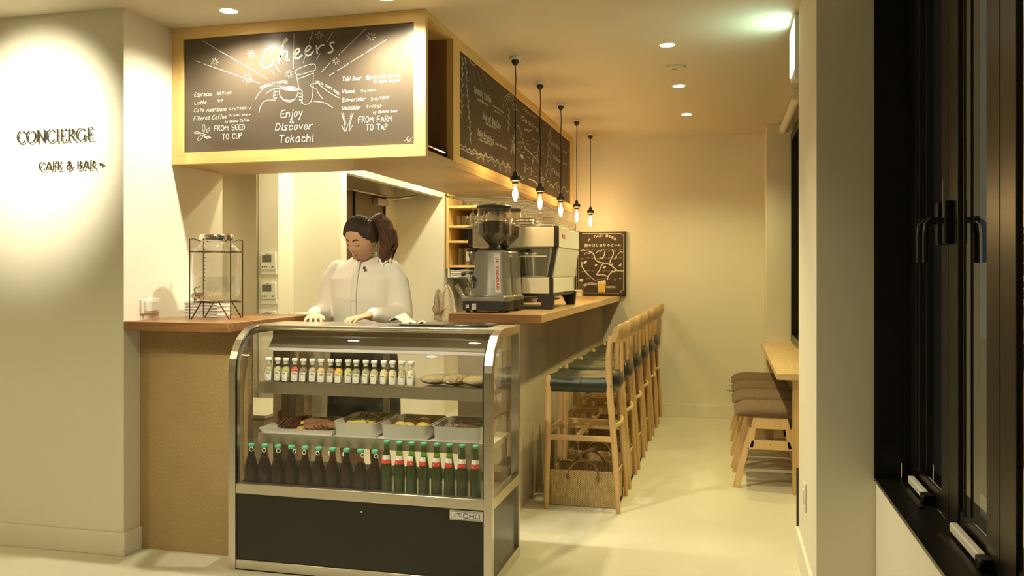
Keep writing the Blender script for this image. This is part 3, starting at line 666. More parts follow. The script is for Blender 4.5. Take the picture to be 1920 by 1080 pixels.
# glazing
P = [(KY0 + .008, .384)] + prof(.008, 16); mb = MB()
vs = [(x, *p) for p in P for x in (xi0, xi1)]
mb.add(vs, [(2 * k, 2 * k + 1, 2 * k + 3, 2 * k + 2) for k in range(len(P) - 1)]).build('curved_glass', M['glass'], case, smooth=60)
def side_glass(x):
    o = [(KY0 + .03, .383)] + prof(.03) + [(KY1 - .03, KH - .03), (KY1 - .03, .383)]
    MB().add([(x, *q) for q in o], [tuple(range(len(o)))]).build('side_glass', M['glass'], case)
side_glass(KX0 + .017); side_glass(KX1 - .017)
for x in (KX0 + .034, KX1 - .040):                                   # black seal along the glass edge
    s2 = MB(); q = [(KY0 + .005, .384)] + prof(.005)
    s2.tube([(x + .003, *p) for p in q], .0035, 6).build('glass_seal', M['blackm'], case)
# rear sliding doors
for a, b in ((xi0, -1.565), (-1.60, xi1)):
    f = MB()
    yy = KY1 - .022 if a == xi0 else KY1 - .010
    for x in (a, b - .022): f.box(x, x + .022, yy, yy + .008, .36, 1.045)
    f.box(a + .022, b - .022, yy, yy + .008, .36, .385).box(a + .022, b - .022, yy, yy + .008, 1.02, 1.045)
    df = f.build('sliding_door', M['steel_soft'], case)
    MB().add([(a + .02, yy + .004, .38), (b - .02, yy + .004, .38), (b - .02, yy + .004, 1.025), (a + .02, yy + .004, 1.025)], [(0, 1, 2, 3)]).build('pane', M['glass'], df)
# lamp housing and shelves
MB().prism([(3.62, .962), (3.82, .962), (3.82, 1.045), (3.70, 1.045)], 'x', xi0 + .01, xi1).build('lamp_housing', M['steel_soft'], case)
MB().box(xi0 + .015, xi1 - .005, 3.622, 3.66, .944, .9615).build('lamp_cover', M['tube'], case, bevel=.002)
def shelf(z, h):
    s = MB().box(-2.078, xi1 - .002, 3.513, 3.52, z - h, z).box(-2.078, xi1 - .002, 3.52, 3.815, z - .012, z).build('shelf', M['steel'], case)
    for x in (-2.06, -1.0): MB().box(x, x + .012, 3.53, 3.82, z - .045, z - .012).build('bracket', M['steel_soft'], s)
SH1, SH2, DK = .812, .577, .345
shelf(SH1, .052); shelf(SH2, .046)
for x in (-2.075, -1.0): box_part('shelf_post', M['steel_soft'], case, x, x + .025, 3.795, 3.815, .345, .96)
MB().add([(-2.06, 3.521, SH2 + .0008), (xi1 - .004, 3.521, SH2 + .0008), (xi1 - .004, 3.80, SH2 + .0008), (-2.06, 3.80, SH2 + .0008)], [(0, 1, 2, 3)]).build('shelf_liner', M['tube'], case)
# badge
bx = onY(843.5, 970, KY0 + .011).x; b2 = onY(905, 970, KY0 + .011).x; zt = .331; zb = .291
bd = MB().box(bx, b2, KY0 + .0095, KY0 + .012, zb, zt).build('badge', M['plastic_w'], case)
def rp(x, y, X0=bx, X1=b2): return Vector((X0 + (X1 - X0) * x, KY0 + .0095, zb + (zt - zb) * y))
d = Draw(rp, (0, -1, 0), .0006)
def loop(c): return c + [c[0]]
for a, b, c2, e2 in ((.03, .07, .97, .93), (.06, .14, .94, .86)): d.line(loop([(a, b), (c2, b), (c2, e2), (a, e2)]), .0011, 0)
for k in range(3): d.line([(.12 + k * .06, .3), (.14 + k * .06, .62), (.22 + k * .06, .74), (.29 + k * .04, .6), (.31 + k * .03, .3)], .0016, 2)
for x0, x1 in ((.42, .56), (.78, .91)): d.line(loop([(x0, .35), (x0 + .03, .28), (x1 - .03, .28), (x1, .35), (x1, .62), (x1 - .03, .7), (x0 + .03, .7), (x0, .62)]), .0034, 0)
for p in ([(.61, .25), (.61, .74)], [(.73, .25), (.73, .74)], [(.61, .49), (.73, .49)]): d.line(p, .0034, 0)
d.build('emblem', M['blue'], bd, label='blue emblem and letters')
MB().tube([(-1.50, KY0 + .0115, .296), (-1.50, KY0 + .008, .296)], .004, 8).build('panel_screw', M['chrome'], case)

# -------- things in the case
def ordn(i): return ['first', 'second', 'third', 'fourth', 'fifth', 'sixth', 'seventh', 'eighth', 'ninth', 'tenth', 'eleventh', 'twelfth', 'thirteenth', 'fourteenth', 'fifteenth', 'sixteenth', 'seventeenth'][i]
JX = [504, 520, 536, 552, 569, 585, 602, 619, 635, 652, 668, 685, 702, 719, 736, 753, 771]
JC = [('herbs', (.40, .40, .22)), ('pickles', (.50, .47, .22)), ('greens', (.45, .44, .20)), ('berries', (.55, .10, .07)), ('seaweed', (.20, .17, .10)), ('sprouts', (.44, .38, .22)), ('squash', (.66, .46, .20)), ('beans', (.32, .22, .13)),
      ('oranges', (.85, .45, .06)), ('cabbage', (.55, .50, .22)), ('leaves', (.28, .27, .14)), ('mixed herbs', (.38, .34, .18)), ('mushroom', (.50, .42, .26)), ('corn', (.72, .60, .30)), ('peach', (.75, .55, .32)), ('olive', (.42, .38, .20)), ('pale radish', (.66, .62, .42))]
def jar_mb(): return MB().lathe([(.0165, 0), (.0185, .004), (.0185, .062), (.012, .074), (.0125, .092), (.0155, .094), (.0155, .097)], 16)
proto = None
for i, px in enumerate(JX):
    x = onY(px, 700, 3.545).x; c = JC[i]
    lab = 'small labelled glass bottle of %s-coloured salad, %s from the left on the top shelf' % ({'herbs': 'grey-green', 'pickles': 'olive-yellow', 'greens': 'moss-green', 'berries': 'berry-red', 'seaweed': 'dark brown', 'sprouts': 'dull beige', 'squash': 'amber', 'beans': 'walnut-brown',
        'oranges': 'bright orange', 'cabbage': 'lime-green', 'leaves': 'dark green', 'mixed herbs': 'khaki', 'mushroom': 'tan', 'corn': 'corn-yellow', 'peach': 'peach', 'olive': 'olive', 'pale radish': 'pale cream'}[c[0]], ordn(i))
    j = thing('salad_bottle', lab, 'bottle', (x, 3.545 + (.006 if i % 2 else 0), SH1 + .0005), 'labelled salad bottles on the top shelf')
    if proto is None:
        a = jar_mb().build('glass_body', M['glass2'], j, local=True)
        st = MB().lathe([(.010, .080), (.0115, .094), (.0145, .096), (.0145, .106), (.012, .108)], 14).build('stopper', M['plastic_w'], j, local=True)
        n = 9; L = MB(); A = [math.radians(-140 + 100 * k / n) for k in range(n + 1)]
        L.add([(.0188 * math.cos(t), .0188 * math.sin(t), z) for t in A for z in (.006, .046)], [(2 * k, 2 * k + 2, 2 * k + 3, 2 * k + 1) for k in range(n)])
        lb = L.build('label', M['paper'], j, local=True)
        d = Draw(lambda u, v: Vector((.0192 * math.sin((u - .5) * 1.5), -.0192 * math.cos((u - .5) * 1.5), v)), (0, -1, 0), .0002)
        d.text((.18, .036), (.82, .036), -.006, 'YOX', .0016); 
        for zz, w0 in ((.030, .5), (.026, .5), (.017, .3), (.013, .35)): d.line([(.2, zz), (.2 + w0, zz)], .0008, 0)
        d.build('print', M['ink'], lb, local=True)
        proto = (a, st, lb)
        fillm = MB().lathe([(.0155, .004), (.0175, .008), (.0175, .056), (.011, .066), (.004, .07)], 14).build('contents', M['herb'], j, local=True)
        fme = fillm.data
    else:
        for o in proto:
            q = o.copy(); COL.objects.link(q); q.parent = j
            for ch in kids(o): q2 = ch.copy(); COL.objects.link(q2); q2.parent = q
        fillm = bpy.data.objects.new('contents', fme.copy()); COL.objects.link(fillm); fillm.parent = j
    m = mat('salad_fill', c[1], .5, vary=(140, tuple(min(1, k * 1.5 + .05) for k in c[1]), .2), bump=(160, .8))
    fillm.data.materials[0] = m
    j.rotation_euler[2] = random.uniform(-.25, .35)

# wrapped loaves
for i, (px, py, ln, wd, ht, rz, m, lab) in enumerate([(815, 722, .125, .06, .045, .15, 'bread', 'wrapped pale bread roll beside the last salad bottle'), (855, 722, .12, .058, .050, .32, 'cereal', 'wrapped nut-crusted bar in crinkled film between two rolls'),
                                                       (897, 726, .13, .075, .05, .05, 'bread', 'wrapped plump yellow roll at the right end of the top shelf')]):
    p = onY(px, py, 3.60)
    l = thing('wrapped_loaf', lab, 'bread', (p.x, 3.62 - .01 * i, SH1 + .001), 'film-wrapped breads on the top shelf', rz + .35)
    MB().ell((0, 0, ht / 2), (ln / 2 * 1.08, wd / 2, ht / 2), 20, 12, f=lambda q: 1 + .05 * noise.noise(q * 3)).build('loaf', M[m], l, local=True)
    MB().ell((0, 0, ht / 2 + .001), (ln / 2 * 1.16, wd / 2 * 1.08, ht / 2 * 1.06), 20, 12, f=lambda q: 1 + .08 * noise.noise(q * 6)).build('film_wrap', M['glass2'], l, local=True)

# trays
def container(x0, x1, lab):
    t = thing('enamel_container', lab, 'container', ((x0 + x1) / 2, 3.655, SH2 + .0015), 'white enamel food containers on the lower shelf')
    w_, dp, h_ = (x1 - x0) / 2, .142, .062
    mb = MB()
    def ring(z, ex, r):
        o = []
        for cx, cy, a0 in ((w_ - ex - r, dp - ex - r, 0), (-w_ + ex + r, dp - ex - r, 90), (-w_ + ex + r, -dp + ex + r, 180), (w_ - ex - r, -dp + ex + r, 270)):
            for i in range(6): a = math.radians(a0 + 18 * i); o.append((cx + r * math.cos(a), cy + r * math.sin(a), z))
        return o
    R = [ring(0, .014, .022), ring(.012, .008, .026), ring(h_, .002, .03), ring(h_ + .004, -.001, .032), ring(h_ + .004, .003, .028), ring(h_, .005, .027), ring(.012, .012, .022), ring(.004, .018, .02)]
    n = len(R[0]); vs = [p for r in R for p in r]
    fs = [tuple(range(n - 1, -1, -1))] + [(k * n + j, k * n + (j + 1) % n, (k + 1) * n + (j + 1) % n, (k + 1) * n + j) for k in range(len(R) - 1) for j in range(n)] + [tuple((len(R) - 1) * n + j for j in range(n))]
    mb.add(vs, fs).build('dish', M['enamel'], t, local=True, smooth=50)
    return t, w_, dp
def mound(name, m, t, cx, cy, rx, ry, z, h, seed=0, lab=None):
    rnd = Vector((seed * 3.1, seed, 0))
    mb = MB(); n = 16; vs = []; k = 13
    for i in range(k):
        for j in range(n):
            u = -1 + 2 * i / (k - 1); v = -1 + 2 * j / (n - 1)
            zz = z + h * max(0, (1 - u * u) * (1 - v * v)) ** .6 * (.75 + .5 * noise.noise(Vector((u * 2.5, v * 2.5, 0)) + rnd)) + .006 * noise.noise(Vector((u * 8, v * 8, 1)) + rnd)
            vs.append((cx + rx * u, cy + ry * v, max(z - .002, zz)))
    mb.add(vs, [(i * n + j, (i + 1) * n + j, (i + 1) * n + j + 1, i * n + j + 1) for i in range(k - 1) for j in range(n - 1)])
    return mb.build(name, m, t, local=True, label=lab, smooth=80)
def bits(name, m, t, cx, cy, rx, ry, z, n, s, seed, lab=None):
    r = random.Random(seed); mb = MB()
    for _ in range(n):
        mb.obox((cx + r.uniform(-rx, rx), cy + r.uniform(-ry, ry), z + r.uniform(-.003, .006)), (s * r.uniform(.7, 2.2), s * .6, s * .4), (r.uniform(-.5, .5), r.uniform(-.5, .5), r.uniform(0, 3)))
    return mb.build(name, m, t, local=True, kind='stuff', label=lab)
# flat tray with sliced meat
tr = thing('serving_tray', 'shallow steel tray of two piles of sliced meat at the left of the shelf', 'tray', (-1.895, 3.655, SH2 + .0015))
w_, dp = .184, .134; mb = MB()
mb.box(-w_ + .012, w_ - .012, -dp + .012, dp - .012, 0, .003)
for s in (-1, 1):
    mb.hexa([(s * (w_ - .012), -dp + .012, 0), (s * (w_ - .009), -dp + .012, 0), (s * (w_ - .009), dp - .012, 0), (s * (w_ - .012), dp - .012, 0), (s * (w_ - .003), -dp, .022), (s * w_, -dp, .022), (s * w_, dp, .022), (s * (w_ - .003), dp, .022)])
    mb.hexa([(-w_ + .012, s * (dp - .012), 0), (w_ - .012, s * (dp - .012), 0), (w_ - .012, s * (dp - .009), 0), (-w_ + .012, s * (dp - .009), 0), (-w_, s * (dp - .003), .022), (w_, s * (dp - .003), .022), (w_, s * dp, .022), (-w_, s * dp, .022)])
mb.build('dish', M['enamel'], tr, local=True)
ms = None
for side, x0 in ((0, -.125), (1, .03)):
    for i in range(9):
        me_ = MB().ell((0, 0, 0), (.034, .056, .0042), 14, 6, f=lambda q: 1 + .12 * noise.noise(q * 3 + Vector((side, 0, 0)))) if ms is None or (side == 1 and i == 0) else None
        if me_: ms = me_.build('meat_slice', M['meat'], tr, local=True); o = ms
        else: o = ms.copy(); COL.objects.link(o)
        o.location = (x0 + .005 + i * .0125, -.02 - (.02 if side else 0) + i * (.004 if side == 0 else .006), .031 + .0007 * i); o.rotation_euler = (.10 * math.sin(i), (-.85 if side == 0 else .85) + .05 * math.sin(i * 2), .15 - side * .35 + .08 * math.sin(i * 3))
mound('salad_garnish', M['lettuce'], tr, .005, -.03, .035, .06, .006, .03, 3, 'green leaf garnish')
MB().obox((-.005, -.045, .036), (.028, .018, .012), (.2, .1, .4)).build('pepper_piece', M['omelette'], tr, bevel=.003, local=True)
MB().obox((.0, -.085, .018), (.03, .02, .008), (.1, .1, .1)).build('carrot_piece', M['squash'], tr, bevel=.002, local=True)
t, w_, dp = container(-1.712, -1.497, 'white enamel dish of yellow potatoes topped with dark herbs')
mound('potatoes', M['omelette'], t, 0, 0, w_ - .012, dp - .014, .036, .035, 5); bits('herb_topping', M['herb'], t, .01, .02, w_ - .045, dp - .05, .066, 130, .006, 2)
t, w_, dp = container(-1.485, -1.255, 'white enamel dish of roasted orange squash, second from the right')
mound('squash', M['squash'], t, 0, 0, w_ - .012, dp - .014, .02, .03, 7)
for k, (a, b) in enumerate(((-.02, -.01), (.045, .0), (-.045, -.06), (.02, .06), (.0, -.075), (.06, -.055))):
    MB().ell((a, b, .048), (.032, .026, .018), 12, 7, f=lambda q: 1 + .15 * noise.noise(q * 2 + Vector((k, 0, 0)))).build('squash_piece', M['omelette'], t, local=True)
bits('seasoning', M['meat2'], t, 0, 0, w_ - .03, dp - .03, .056, 50, .006, 4)
t, w_, dp = container(-1.243, -1.008, 'white enamel dish of dark roast slices with leaves, rightmost on the shelf')
mound('roast_slices', M['meat2'], t, 0, .01, w_ - .02, dp - .02, .03, .045, 9); mound('leaf_garnish', M['lettuce'], t, .075, .02, .028, .08, .03, .04, 11, 'green leaves along the edge'); bits('pickled_onion', M['onion'], t, -.04, -.06, .03, .04, .058, 40, .006, 6)

# bottles
def bottle(kind, x, y, lab, first):
    if kind == 'brown':
        t = thing('brown_bottle', lab, 'bottle', (x, y, DK + .001), 'brown ring-cap bottles in the lower case')
        if first is None:
            MB().lathe([(.028, 0), (.031, .004), (.031, .095), (.028, .110), (.016, .148), (.0125, .165), (.0125, .188), (.0135, .19)], 18).build('glass_body', M['amber'], t, local=True)
            MB().lathe([(.029, .003), (.029, .092), (.024, .112), (.014, .14)], 14).build('drink', mat('dark_drink', (.060, .032, .014), .3, vary=(20, (.075, .042, .02), .3)), t, local=True)
            c = MB().lathe([(.0145, .186), (.0155, .19), (.0155, .197), (.013, .2005)], 18).build('cap', M['gcap'], t, local=True)
            MB().tube([(.004 + .0085 * math.cos(a), -.0165 + .004 * math.sin(a) * 0, .1765 + .0085 * math.sin(a)) for a in [2 * PI * k / 12 for k in range(12)]], .0016, 6, closed=True).build('pull_ring', M['plastic_w'], c, local=True)
            return t
    else:
        t = thing('green_bottle', lab, 'bottle', (x, y, DK + .001), 'green labelled bottles in the lower case')
        if first is None:
            MB().lathe([(.022, 0), (.0245, .004), (.0245, .03), (.0255, .032), (.0245, .036), (.0245, .058), (.0255, .060), (.0245, .064), (.0245, .086), (.0255, .088), (.0245, .092), (.0245, .125), (.021, .150), (.0145, .19), (.0115, .212), (.0115, .234), (.013, .236)], 18).build('glass_body', M['greenb'], t, local=True)
            MB().lathe([(.022, .003), (.0225, .12), (.019, .148), (.012, .185)], 14).build('drink', mat('olive_drink', (.11, .105, .035), .3, vary=(20, (.13, .125, .05), .3)), t, local=True)
            MB().lathe([(.0135, .234), (.0145, .237), (.0145, .243), (.012, .2455)], 18).build('cap', M['gcap'], t, local=True)
            def cone(u, v): r = .0148 + (.19 - v) * .165 + .0006; a = (u - .5) * 2.3; return Vector((r * math.sin(a), -r * math.cos(a), v))
            def patch(pts, m, nm, par):
                mb = MB(); mb.add([cone(*p) for p in pts], [tuple(range(len(pts)))]); return mb.build(nm, m, par, local=True, fix=False)
            lb = MB(); n = 10
            rows = [(.186, 0), (.174, .0), (.162, 0), (.148, 0)]
            for a, b in ((.186, .168),):
                lb.add([cone(k / n, z) for k in range(n + 1) for z in (a, b)], [(2 * k, 2 * k + 1, 2 * k + 3, 2 * k + 2) for k in range(n)])
            lw = lb.build('label', M['paper'], t, local=True, fix=False)
            lr = MB(); lr.add([cone(k / n, z) for k in range(n + 1) for z in (.168, .150)], [(2 * k, 2 * k + 1, 2 * k + 3, 2 * k + 2) for k in range(n)])
            rd = lr.build('label_band', M['red'], lw, local=True, fix=False)
            pk = MB()
            for c0 in (.25, .75): pk.add([cone(c0 - .22, .1685) * 1, cone(c0 + .22, .1685), cone(c0, .156)], [(0, 1, 2)])
            for v in range(len(pk.v)): pk.v[v] = pk.v[v] + Vector((pk.v[v].x, pk.v[v].y, 0)).normalized() * .0005
            pk.build('label_points', M['paper'], lw, local=True, fix=False)
            tx = Draw(lambda u, v: cone(u, v) + Vector((0, -.0004, 0)), (0, -1, 0), .0004)
            tx.line([(.25, .179), (.75, .179)], .0016, 0); tx.build('print', M['ink'], lw, local=True)
            return t
    for ch in kids(first):
        q = ch.copy(); COL.objects.link(q); q.parent = t
        for c2 in kids(ch): q2 = c2.copy(); COL.objects.link(q2); q2.parent = q
    return t
f1 = None
for i, px in enumerate([450, 481, 507, 534, 561, 588, 615, 643, 673, 703]):
    x = -2.065 + i * (onY(703, 840, 3.434).x + 2.065) / 9
    b = bottle('brown', x, 3.434, 'squat brown bottle with green ring cap, %s from the left' % ordn(i), f1); f1 = f1 or b
    b.rotation_euler[2] = [.3, .15, .35, 1.1, 0, -.1, -1.0, -.9, .7, .5][i]
f2 = None
for i, px in enumerate([725, 749, 772, 795, 819, 843, 867, 892]):
    b = bottle('green', onY(px, 840, 3.425).x, 3.425, 'slim green bottle with red and white label, %s of its row from the brown bottles' % ordn(i), f2); f2 = f2 or b
    b.rotation_euler[2] = [.1, .35, -.45, -.4, .1, -.25, .1, .1][i]

# ================================================================== BAR STOOLS
def bar_stool(loc, lab):
    t = thing('bar_stool', lab, 'stool', loc, 'bar stools along the counter')
    for s in (-1, 1):
        y = s * .188
        MB().tube([(.203, y, 0), (.182, y, .35), (.152, y, .70), (.150, y * .97, .86), (.160, y * .93, .965)], [.0135, .0175, .0195, .018, .014], 10).build('back_leg', M['stoolw'], t, local=True)
        MB().tube([(-.198, y, 0), (-.190, y, .35), (-.186, y * 1.01, .66), (-.186, y * 1.01, .725), (-.184, y * 1.0, .742)], [.0135, .0175, .020, .019, .011], 10).build('front_leg', M['stoolw'], t, local=True)
        MB().box(-.185, .175, y - .009, y + .009, .385, .415).build('side_stretcher', M['stoolw'], t, bevel=.004, local=True)
        MB().tube([(-.18, y * .93, .685), (.150, y * .93, .685)], .016, 8).build('seat_rail', M['stoolw'], t, local=True)
    MB().box(-.20, -.176, -.175, .175, .41, .437).build('footrest', M['stoolw'], t, bevel=.005, local=True)
    n = 10; pts = [(.178 + .028 * math.cos((k / n - .5) * PI) - .008, (k / n - .5) * .385, .468) for k in range(n + 1)]
    MB().tube(pts, .0115, 8).build('back_stretcher', M['stoolw'], t, local=True)
    MB().box(-.03, -.008, -.18, .18, .40, .425).build('cross_stretcher', M['stoolw'], t, bevel=.004, local=True)
    # leather seat: saddle over the side rails
    mb = MB(); nx, ny = 10, 16; vs = []; top = []
    def sz(u, v): return .735 - .020 * (1 - v * v) * .9 + .012 * abs(u) ** 3 - .004
    for i in range(nx + 1):
        u = -1 + 2 * i / nx; x = -.182 + .172 * (u + 1) * 1.0
        ring = []
        for j in range(ny + 1):
            v = -1 + 2 * j / ny; y = v * .186; ring.append((x + .004, y, sz(u, v) + .012 * (1 - abs(v) ** 6)))
        side = [(x + .004, .203, .715), (x + .004, .205, .69), (x + .004, .196, .658), (x + .004, .172, .650)]
        low = [(x + .004, -.172, .650), (x + .004, -.196, .658), (x + .004, -.205, .69), (x + .004, -.203, .715)]
        vs.append(ring + side + low)
    k = len(vs[0]); V = [p for r in vs for p in r]
    mb.add(V, [(i * k + j, i * k + (j + 1) % k, (i + 1) * k + (j + 1) % k, (i + 1) * k + j) for i in range(nx) for j in range(k)] + [tuple(range(k - 1, -1, -1)), tuple(nx * k + j for j in range(k))])
    st = mb.build('seat', M['leather'], t, local=True, bevel=0, smooth=60)
    MB().ell((.172, 0, .70), (.035, .165, .05), 16, 10).build('seat_back_roll', M['leather'], t, local=True)
    for s in (-1, 1): MB().tube([(0, s * .2052, .655), (0, s * .2065, .69), (0, s * .203, .722), (0, s * .18, .741)], .0016, 5).build('seam', M['thread'], st, local=True)
    # curved backrest
    mb = MB(); n = 14; V = []
    sec = [(-.016, .0), (-.020, .05), (-.010, .100), (.008, .108), (.022, .090), (.020, .03), (.008, -.002)]
    for i in range(n + 1):
        v = -1 + 2 * i / n; e = 1 if abs(v) < .85 else .82
        for a, b in sec: V.append((.180 + .035 * (1 - v * v) + a * e + b * .12, v * .208, .925 + .052 + (b - .052) * e))
    k = len(sec)
    mb.add(V, [(i * k + j, i * k + (j + 1) % k, (i + 1) * k + (j + 1) % k, (i + 1) * k + j) for i in range(n) for j in range(k)] + [tuple(range(k - 1, -1, -1)), tuple(n * k + j for j in range(k))])
    mb.build('backrest', M['stoolw'], t, local=True, smooth=70)
    return t
SY = [4.835, 5.375, 5.90, 6.495, 7.075, 7.62]
s0 = bar_stool((-.768, SY[0], 0), 'wooden bar stool with green leather seat, nearest to the glass case')
for i, y in enumerate(SY[1:]):
    dup(s0, (-.768 + .004 * (i % 2), y, 0), ['second wooden bar stool with green seat, counted from the glass case', 'third wooden bar stool with green seat, counted from the glass case', 'fourth wooden bar stool with green seat, counted from the glass case',
        'fifth wooden bar stool with green seat, next to the last by the wall', 'last wooden bar stool with green seat, closest to the far wall'][i])

# ================================================================== BASKETS
def basket(loc, lab, sx=.375, sy=.27, h=.195):
    t = thing('wicker_basket', lab, 'basket', loc, 'wicker baskets under the bar stools')
    mb = MB(); a, b = sx / 2, sy / 2; th = .012
    mb.box(-a, a, -b, b, 0, .012)
    ring = lambda z, e, k: [(x * e * k[0], y * e * k[1], z) for x, y in ((-1, -1), (1, -1), (1, 1), (-1, 1))]
    def wall(x0, x1, y0, y1): mb.box(x0, x1, y0, y1, .012, h)
    wall(-a, a, -b, -b + th); wall(-a, a, b - th, b); wall(-a, -a + th, -b + th, b - th); wall(a - th, a, -b + th, b - th)
    mb.build('body', M['wicker'], t, bevel=.006, local=True)
    rim = [(-a + .005, -b + .005, h), (a - .005, -b + .005, h), (a - .005, b - .005, h), (-a + .005, b - .005, h)]
    MB().tube(rim, .008, 8, closed=True).build('rim', M['wicker'], t, local=True)
    MB().box(-a + th, a - th, -b + th - .0, b - th, .02, .03).build('lining', M['wicker_dark'], t, local=True)
    for s in (-1, 1):
        pts = [(.085 * math.cos(PI * k / 12), s * (b - .006) - s * .0, h - .02 + .085 * math.sin(PI * k / 12)) for k in range(13)]
        MB().tube(pts, .0085, 8).build('handle', M['wicker_dark'], t, local=True)
        for x in (-.085, .085): MB().ell((x, s * (b + .002), h - .03), (.011, .007, .018), 10, 6).build('handle_binding', M['wicker_dark'], t, local=True)
    return t
bk = basket((-.772, 4.862, 0), 'wicker basket under the stool nearest the glass case')
for i, y in enumerate(SY[1:]):
    dup(bk, (-.772 + random.uniform(-.01, .01), y + .015, 0), ['wicker basket under the second bar stool from the glass case', 'wicker basket under the third bar stool from the glass case', 'wicker basket under the fourth bar stool from the glass case',
        'wicker basket under the stool next to the last', 'wicker basket under the last bar stool by the wall'][i])

# ================================================================== WINDOW TABLE AND LOW STOOLS
tb = thing('window_table', 'narrow wooden table built against the right window wall', 'table', (.41, 6.3, 0))
MB().box(.292, XR - .002, 5.215, 7.428, .683, .72).build('table_top', M['table'], tb, bevel=.002)
for y in (5.30, 7.40): box_part('leg', M['stoolw'], tb, .385, .427, y - .022, y + .022, 0, .6825, bevel=.002)
box_part('apron', M['stoolw'], tb, .50, XR - .003, 5.32, 7.3, .60, .683)
def low_stool(loc, lab):
    t = thing('low_stool', lab, 'stool', loc, 'low padded stools at the window table')
    for y in (0, .40):
        mb = MB(); O = [(-.223, 0), (-.180, 0), (-.112, .245), (.112, .245), (.180, 0), (.223, 0), (.108, .415), (.095, .43), (-.095, .43), (-.108, .415)]
        # A-frame: legs, foot bar, head bar as joined quads around the cut-out
        def q(a, b, c, d2): mb.hexa([(a[0], y, a[1]), (b[0], y, b[1]), (b[0], y + .026, b[1]), (a[0], y + .026, a[1]), (d2[0], y, d2[1]), (c[0], y, c[1]), (c[0], y + .026, c[1]), (d2[0], y + .026, d2[1])])
        for s in (-1, 1):
            q((s * .223, 0), (s * .180, 0), (s * .128, .235), (s * .159, .245)); q((s * .159, .245), (s * .10, .245), (s * .085, .365), (s * .125, .365))
        q((-.130, .236), (.130, .236), (.112, .292), (-.112, .292)); q((-.115, .362), (.115, .362), (.100, .43), (-.100, .43))
        mb.build('side_frame', M['ashw'], t, bevel=.003, local=True)
        MB().tube([(0, y - .001, .268), (0, y + .027, .268)], .0045, 10).build('bolt', M['blackm'], t, local=True)
    MB().box(-.018, .018, .026, .40, .25, .29).build('stretcher', M['cavity'], t, bevel=.003, local=True)
    MB().box(-.018, .018, .05, .38, .29, .40).build('seat_support', M['cavity'], t, bevel=.003, local=True)
    n, k = 22, 14; V = []
    for i in range(n + 1):
        u = -1 + 2 * i / n; ww = (1 - abs(u) ** 3.2) ** .5
        for j in range(k):
            a = 2 * PI * j / k; cy, cz = math.cos(a), math.sin(a)
            sy = .225 * (abs(cy) ** .55) * (1 if cy > 0 else -1) * (.90 + .1 * ww); sz = .037 * (abs(cz) ** .7) * (1 if cz > 0 else -1) * max(ww, .05)
            V.append((u * .212, .213 + sy, .452 + sz + .012 * u * u - .012 * (1 - abs(u) ** 2) * 0 - .025 * abs(u) ** 4))
    MB().add(V, [(i * k + j, i * k + (j + 1) % k, (i + 1) * k + (j + 1) % k, (i + 1) * k + j) for i in range(n) for j in range(k)]).build('cushion', M['fabric'], t, local=True, smooth=80)
    return t
l0 = low_stool((.266, 5.385, 0), 'brown cushioned low stool nearest the camera beneath the window table')
for i in range(3):
    dup(l0, (.256 + .002 * i, 5.385 + .515 * (i + 1), 0), ['second brown cushioned low stool, just behind the nearest one', 'third brown cushioned low stool, next to the last by the far wall', 'last brown cushioned low stool, closest to the far wall'][i])

# ================================================================== PENDANTS AND CEILING FITTINGS
def pendant(loc, lab):
    t = thing('pendant_lamp', lab, 'lamp', loc, 'bare-bulb pendant lamps over the bar')
    MB().lathe([(.032, 0), (.034, -.004), (.032, -.016), (.020, -.018)], 20).build('ceiling_plate', M['plastic_w'], t, local=True)
    MB().lathe([(.021, -.018), (.021, -.030), (.012, -.044), (.005, -.050)], 16).build('cord_cap', M['blackp'], t, local=True)
    MB().tube([(0, 0, -.045), (.004, .0, -.12), (-.002, 0, -.25), (.002, 0, -.40), (0, 0, -.575), (0, 0, -.655)], .0032, 6).build('cord', M['blackm'], t, local=True)
    MB().lathe([(.006, -.650), (.013, -.660), (.015, -.676), (.029, -.682), (.030, -.706), (.020, -.710), (.017, -.724)], 20).build('socket', M['blackp'], t, local=True)
    b = MB().lathe([(.014, -.722), (.017, -.735), (.026, -.765), (.0265, -.790), (.020, -.815), (.008, -.828), (.001, -.830)], 18, cap=False).build('bulb', M['bulbglass'], t, local=True)
    fm = MB()
    fm.tube([(0, 0, -.735), (0, 0, -.75)], .003, 6)
    for k in range(6):
        a = PI * k / 3; fm.tube([(.006 * math.cos(a), .006 * math.sin(a), -.748), (.009 * math.cos(a), .009 * math.sin(a), -.805)], .0034, 5)
    fm.build('filament', M['filament'], b, local=True)
    return t
def plight(x, y):
    l = bpy.data.lights.new('bulb_light', 'POINT'); l.energy = 4.4; l.color = PEND; l.shadow_soft_size = .022
    o = bpy.data.objects.new('bulb_light', l); COL.objects.link(o); o.location = (x, y, CEIL - .775)
PY_ = [4.728, 5.40, 6.12, 6.80, 7.525]
p0 = pendant((-1.163, PY_[0], CEIL), 'first bare-bulb pendant, hanging nearest the front menu board')
for i, y in enumerate(PY_):
    plight(-1.163, y)
    if i: dup(p0, (-1.163, y, CEIL), ['second bare-bulb pendant, counted from the front menu board', 'middle pendant of the five bare bulbs above the coffee machine', 'fourth bare-bulb pendant, next to the last by the far wall', 'last bare-bulb pendant, closest to the far wall'][i - 1], rz=.4 * i)
def downlight(x, y, lab):
    t = thing('downlight', lab, 'ceiling light', (x, y, CEIL), 'round recessed ceiling downlights')
    MB().lathe([(.046, -.0005), (.047, -.003), (.041, -.005), (.037, -.002)], 28, cap=False).build('trim_ring', M['plastic_w'], t, local=True)
    MB().lathe([(.0375, -.0035), (.02, -.0045), (.002, -.005)], 24).build('lens', M['lamp_on'], t, local=True)
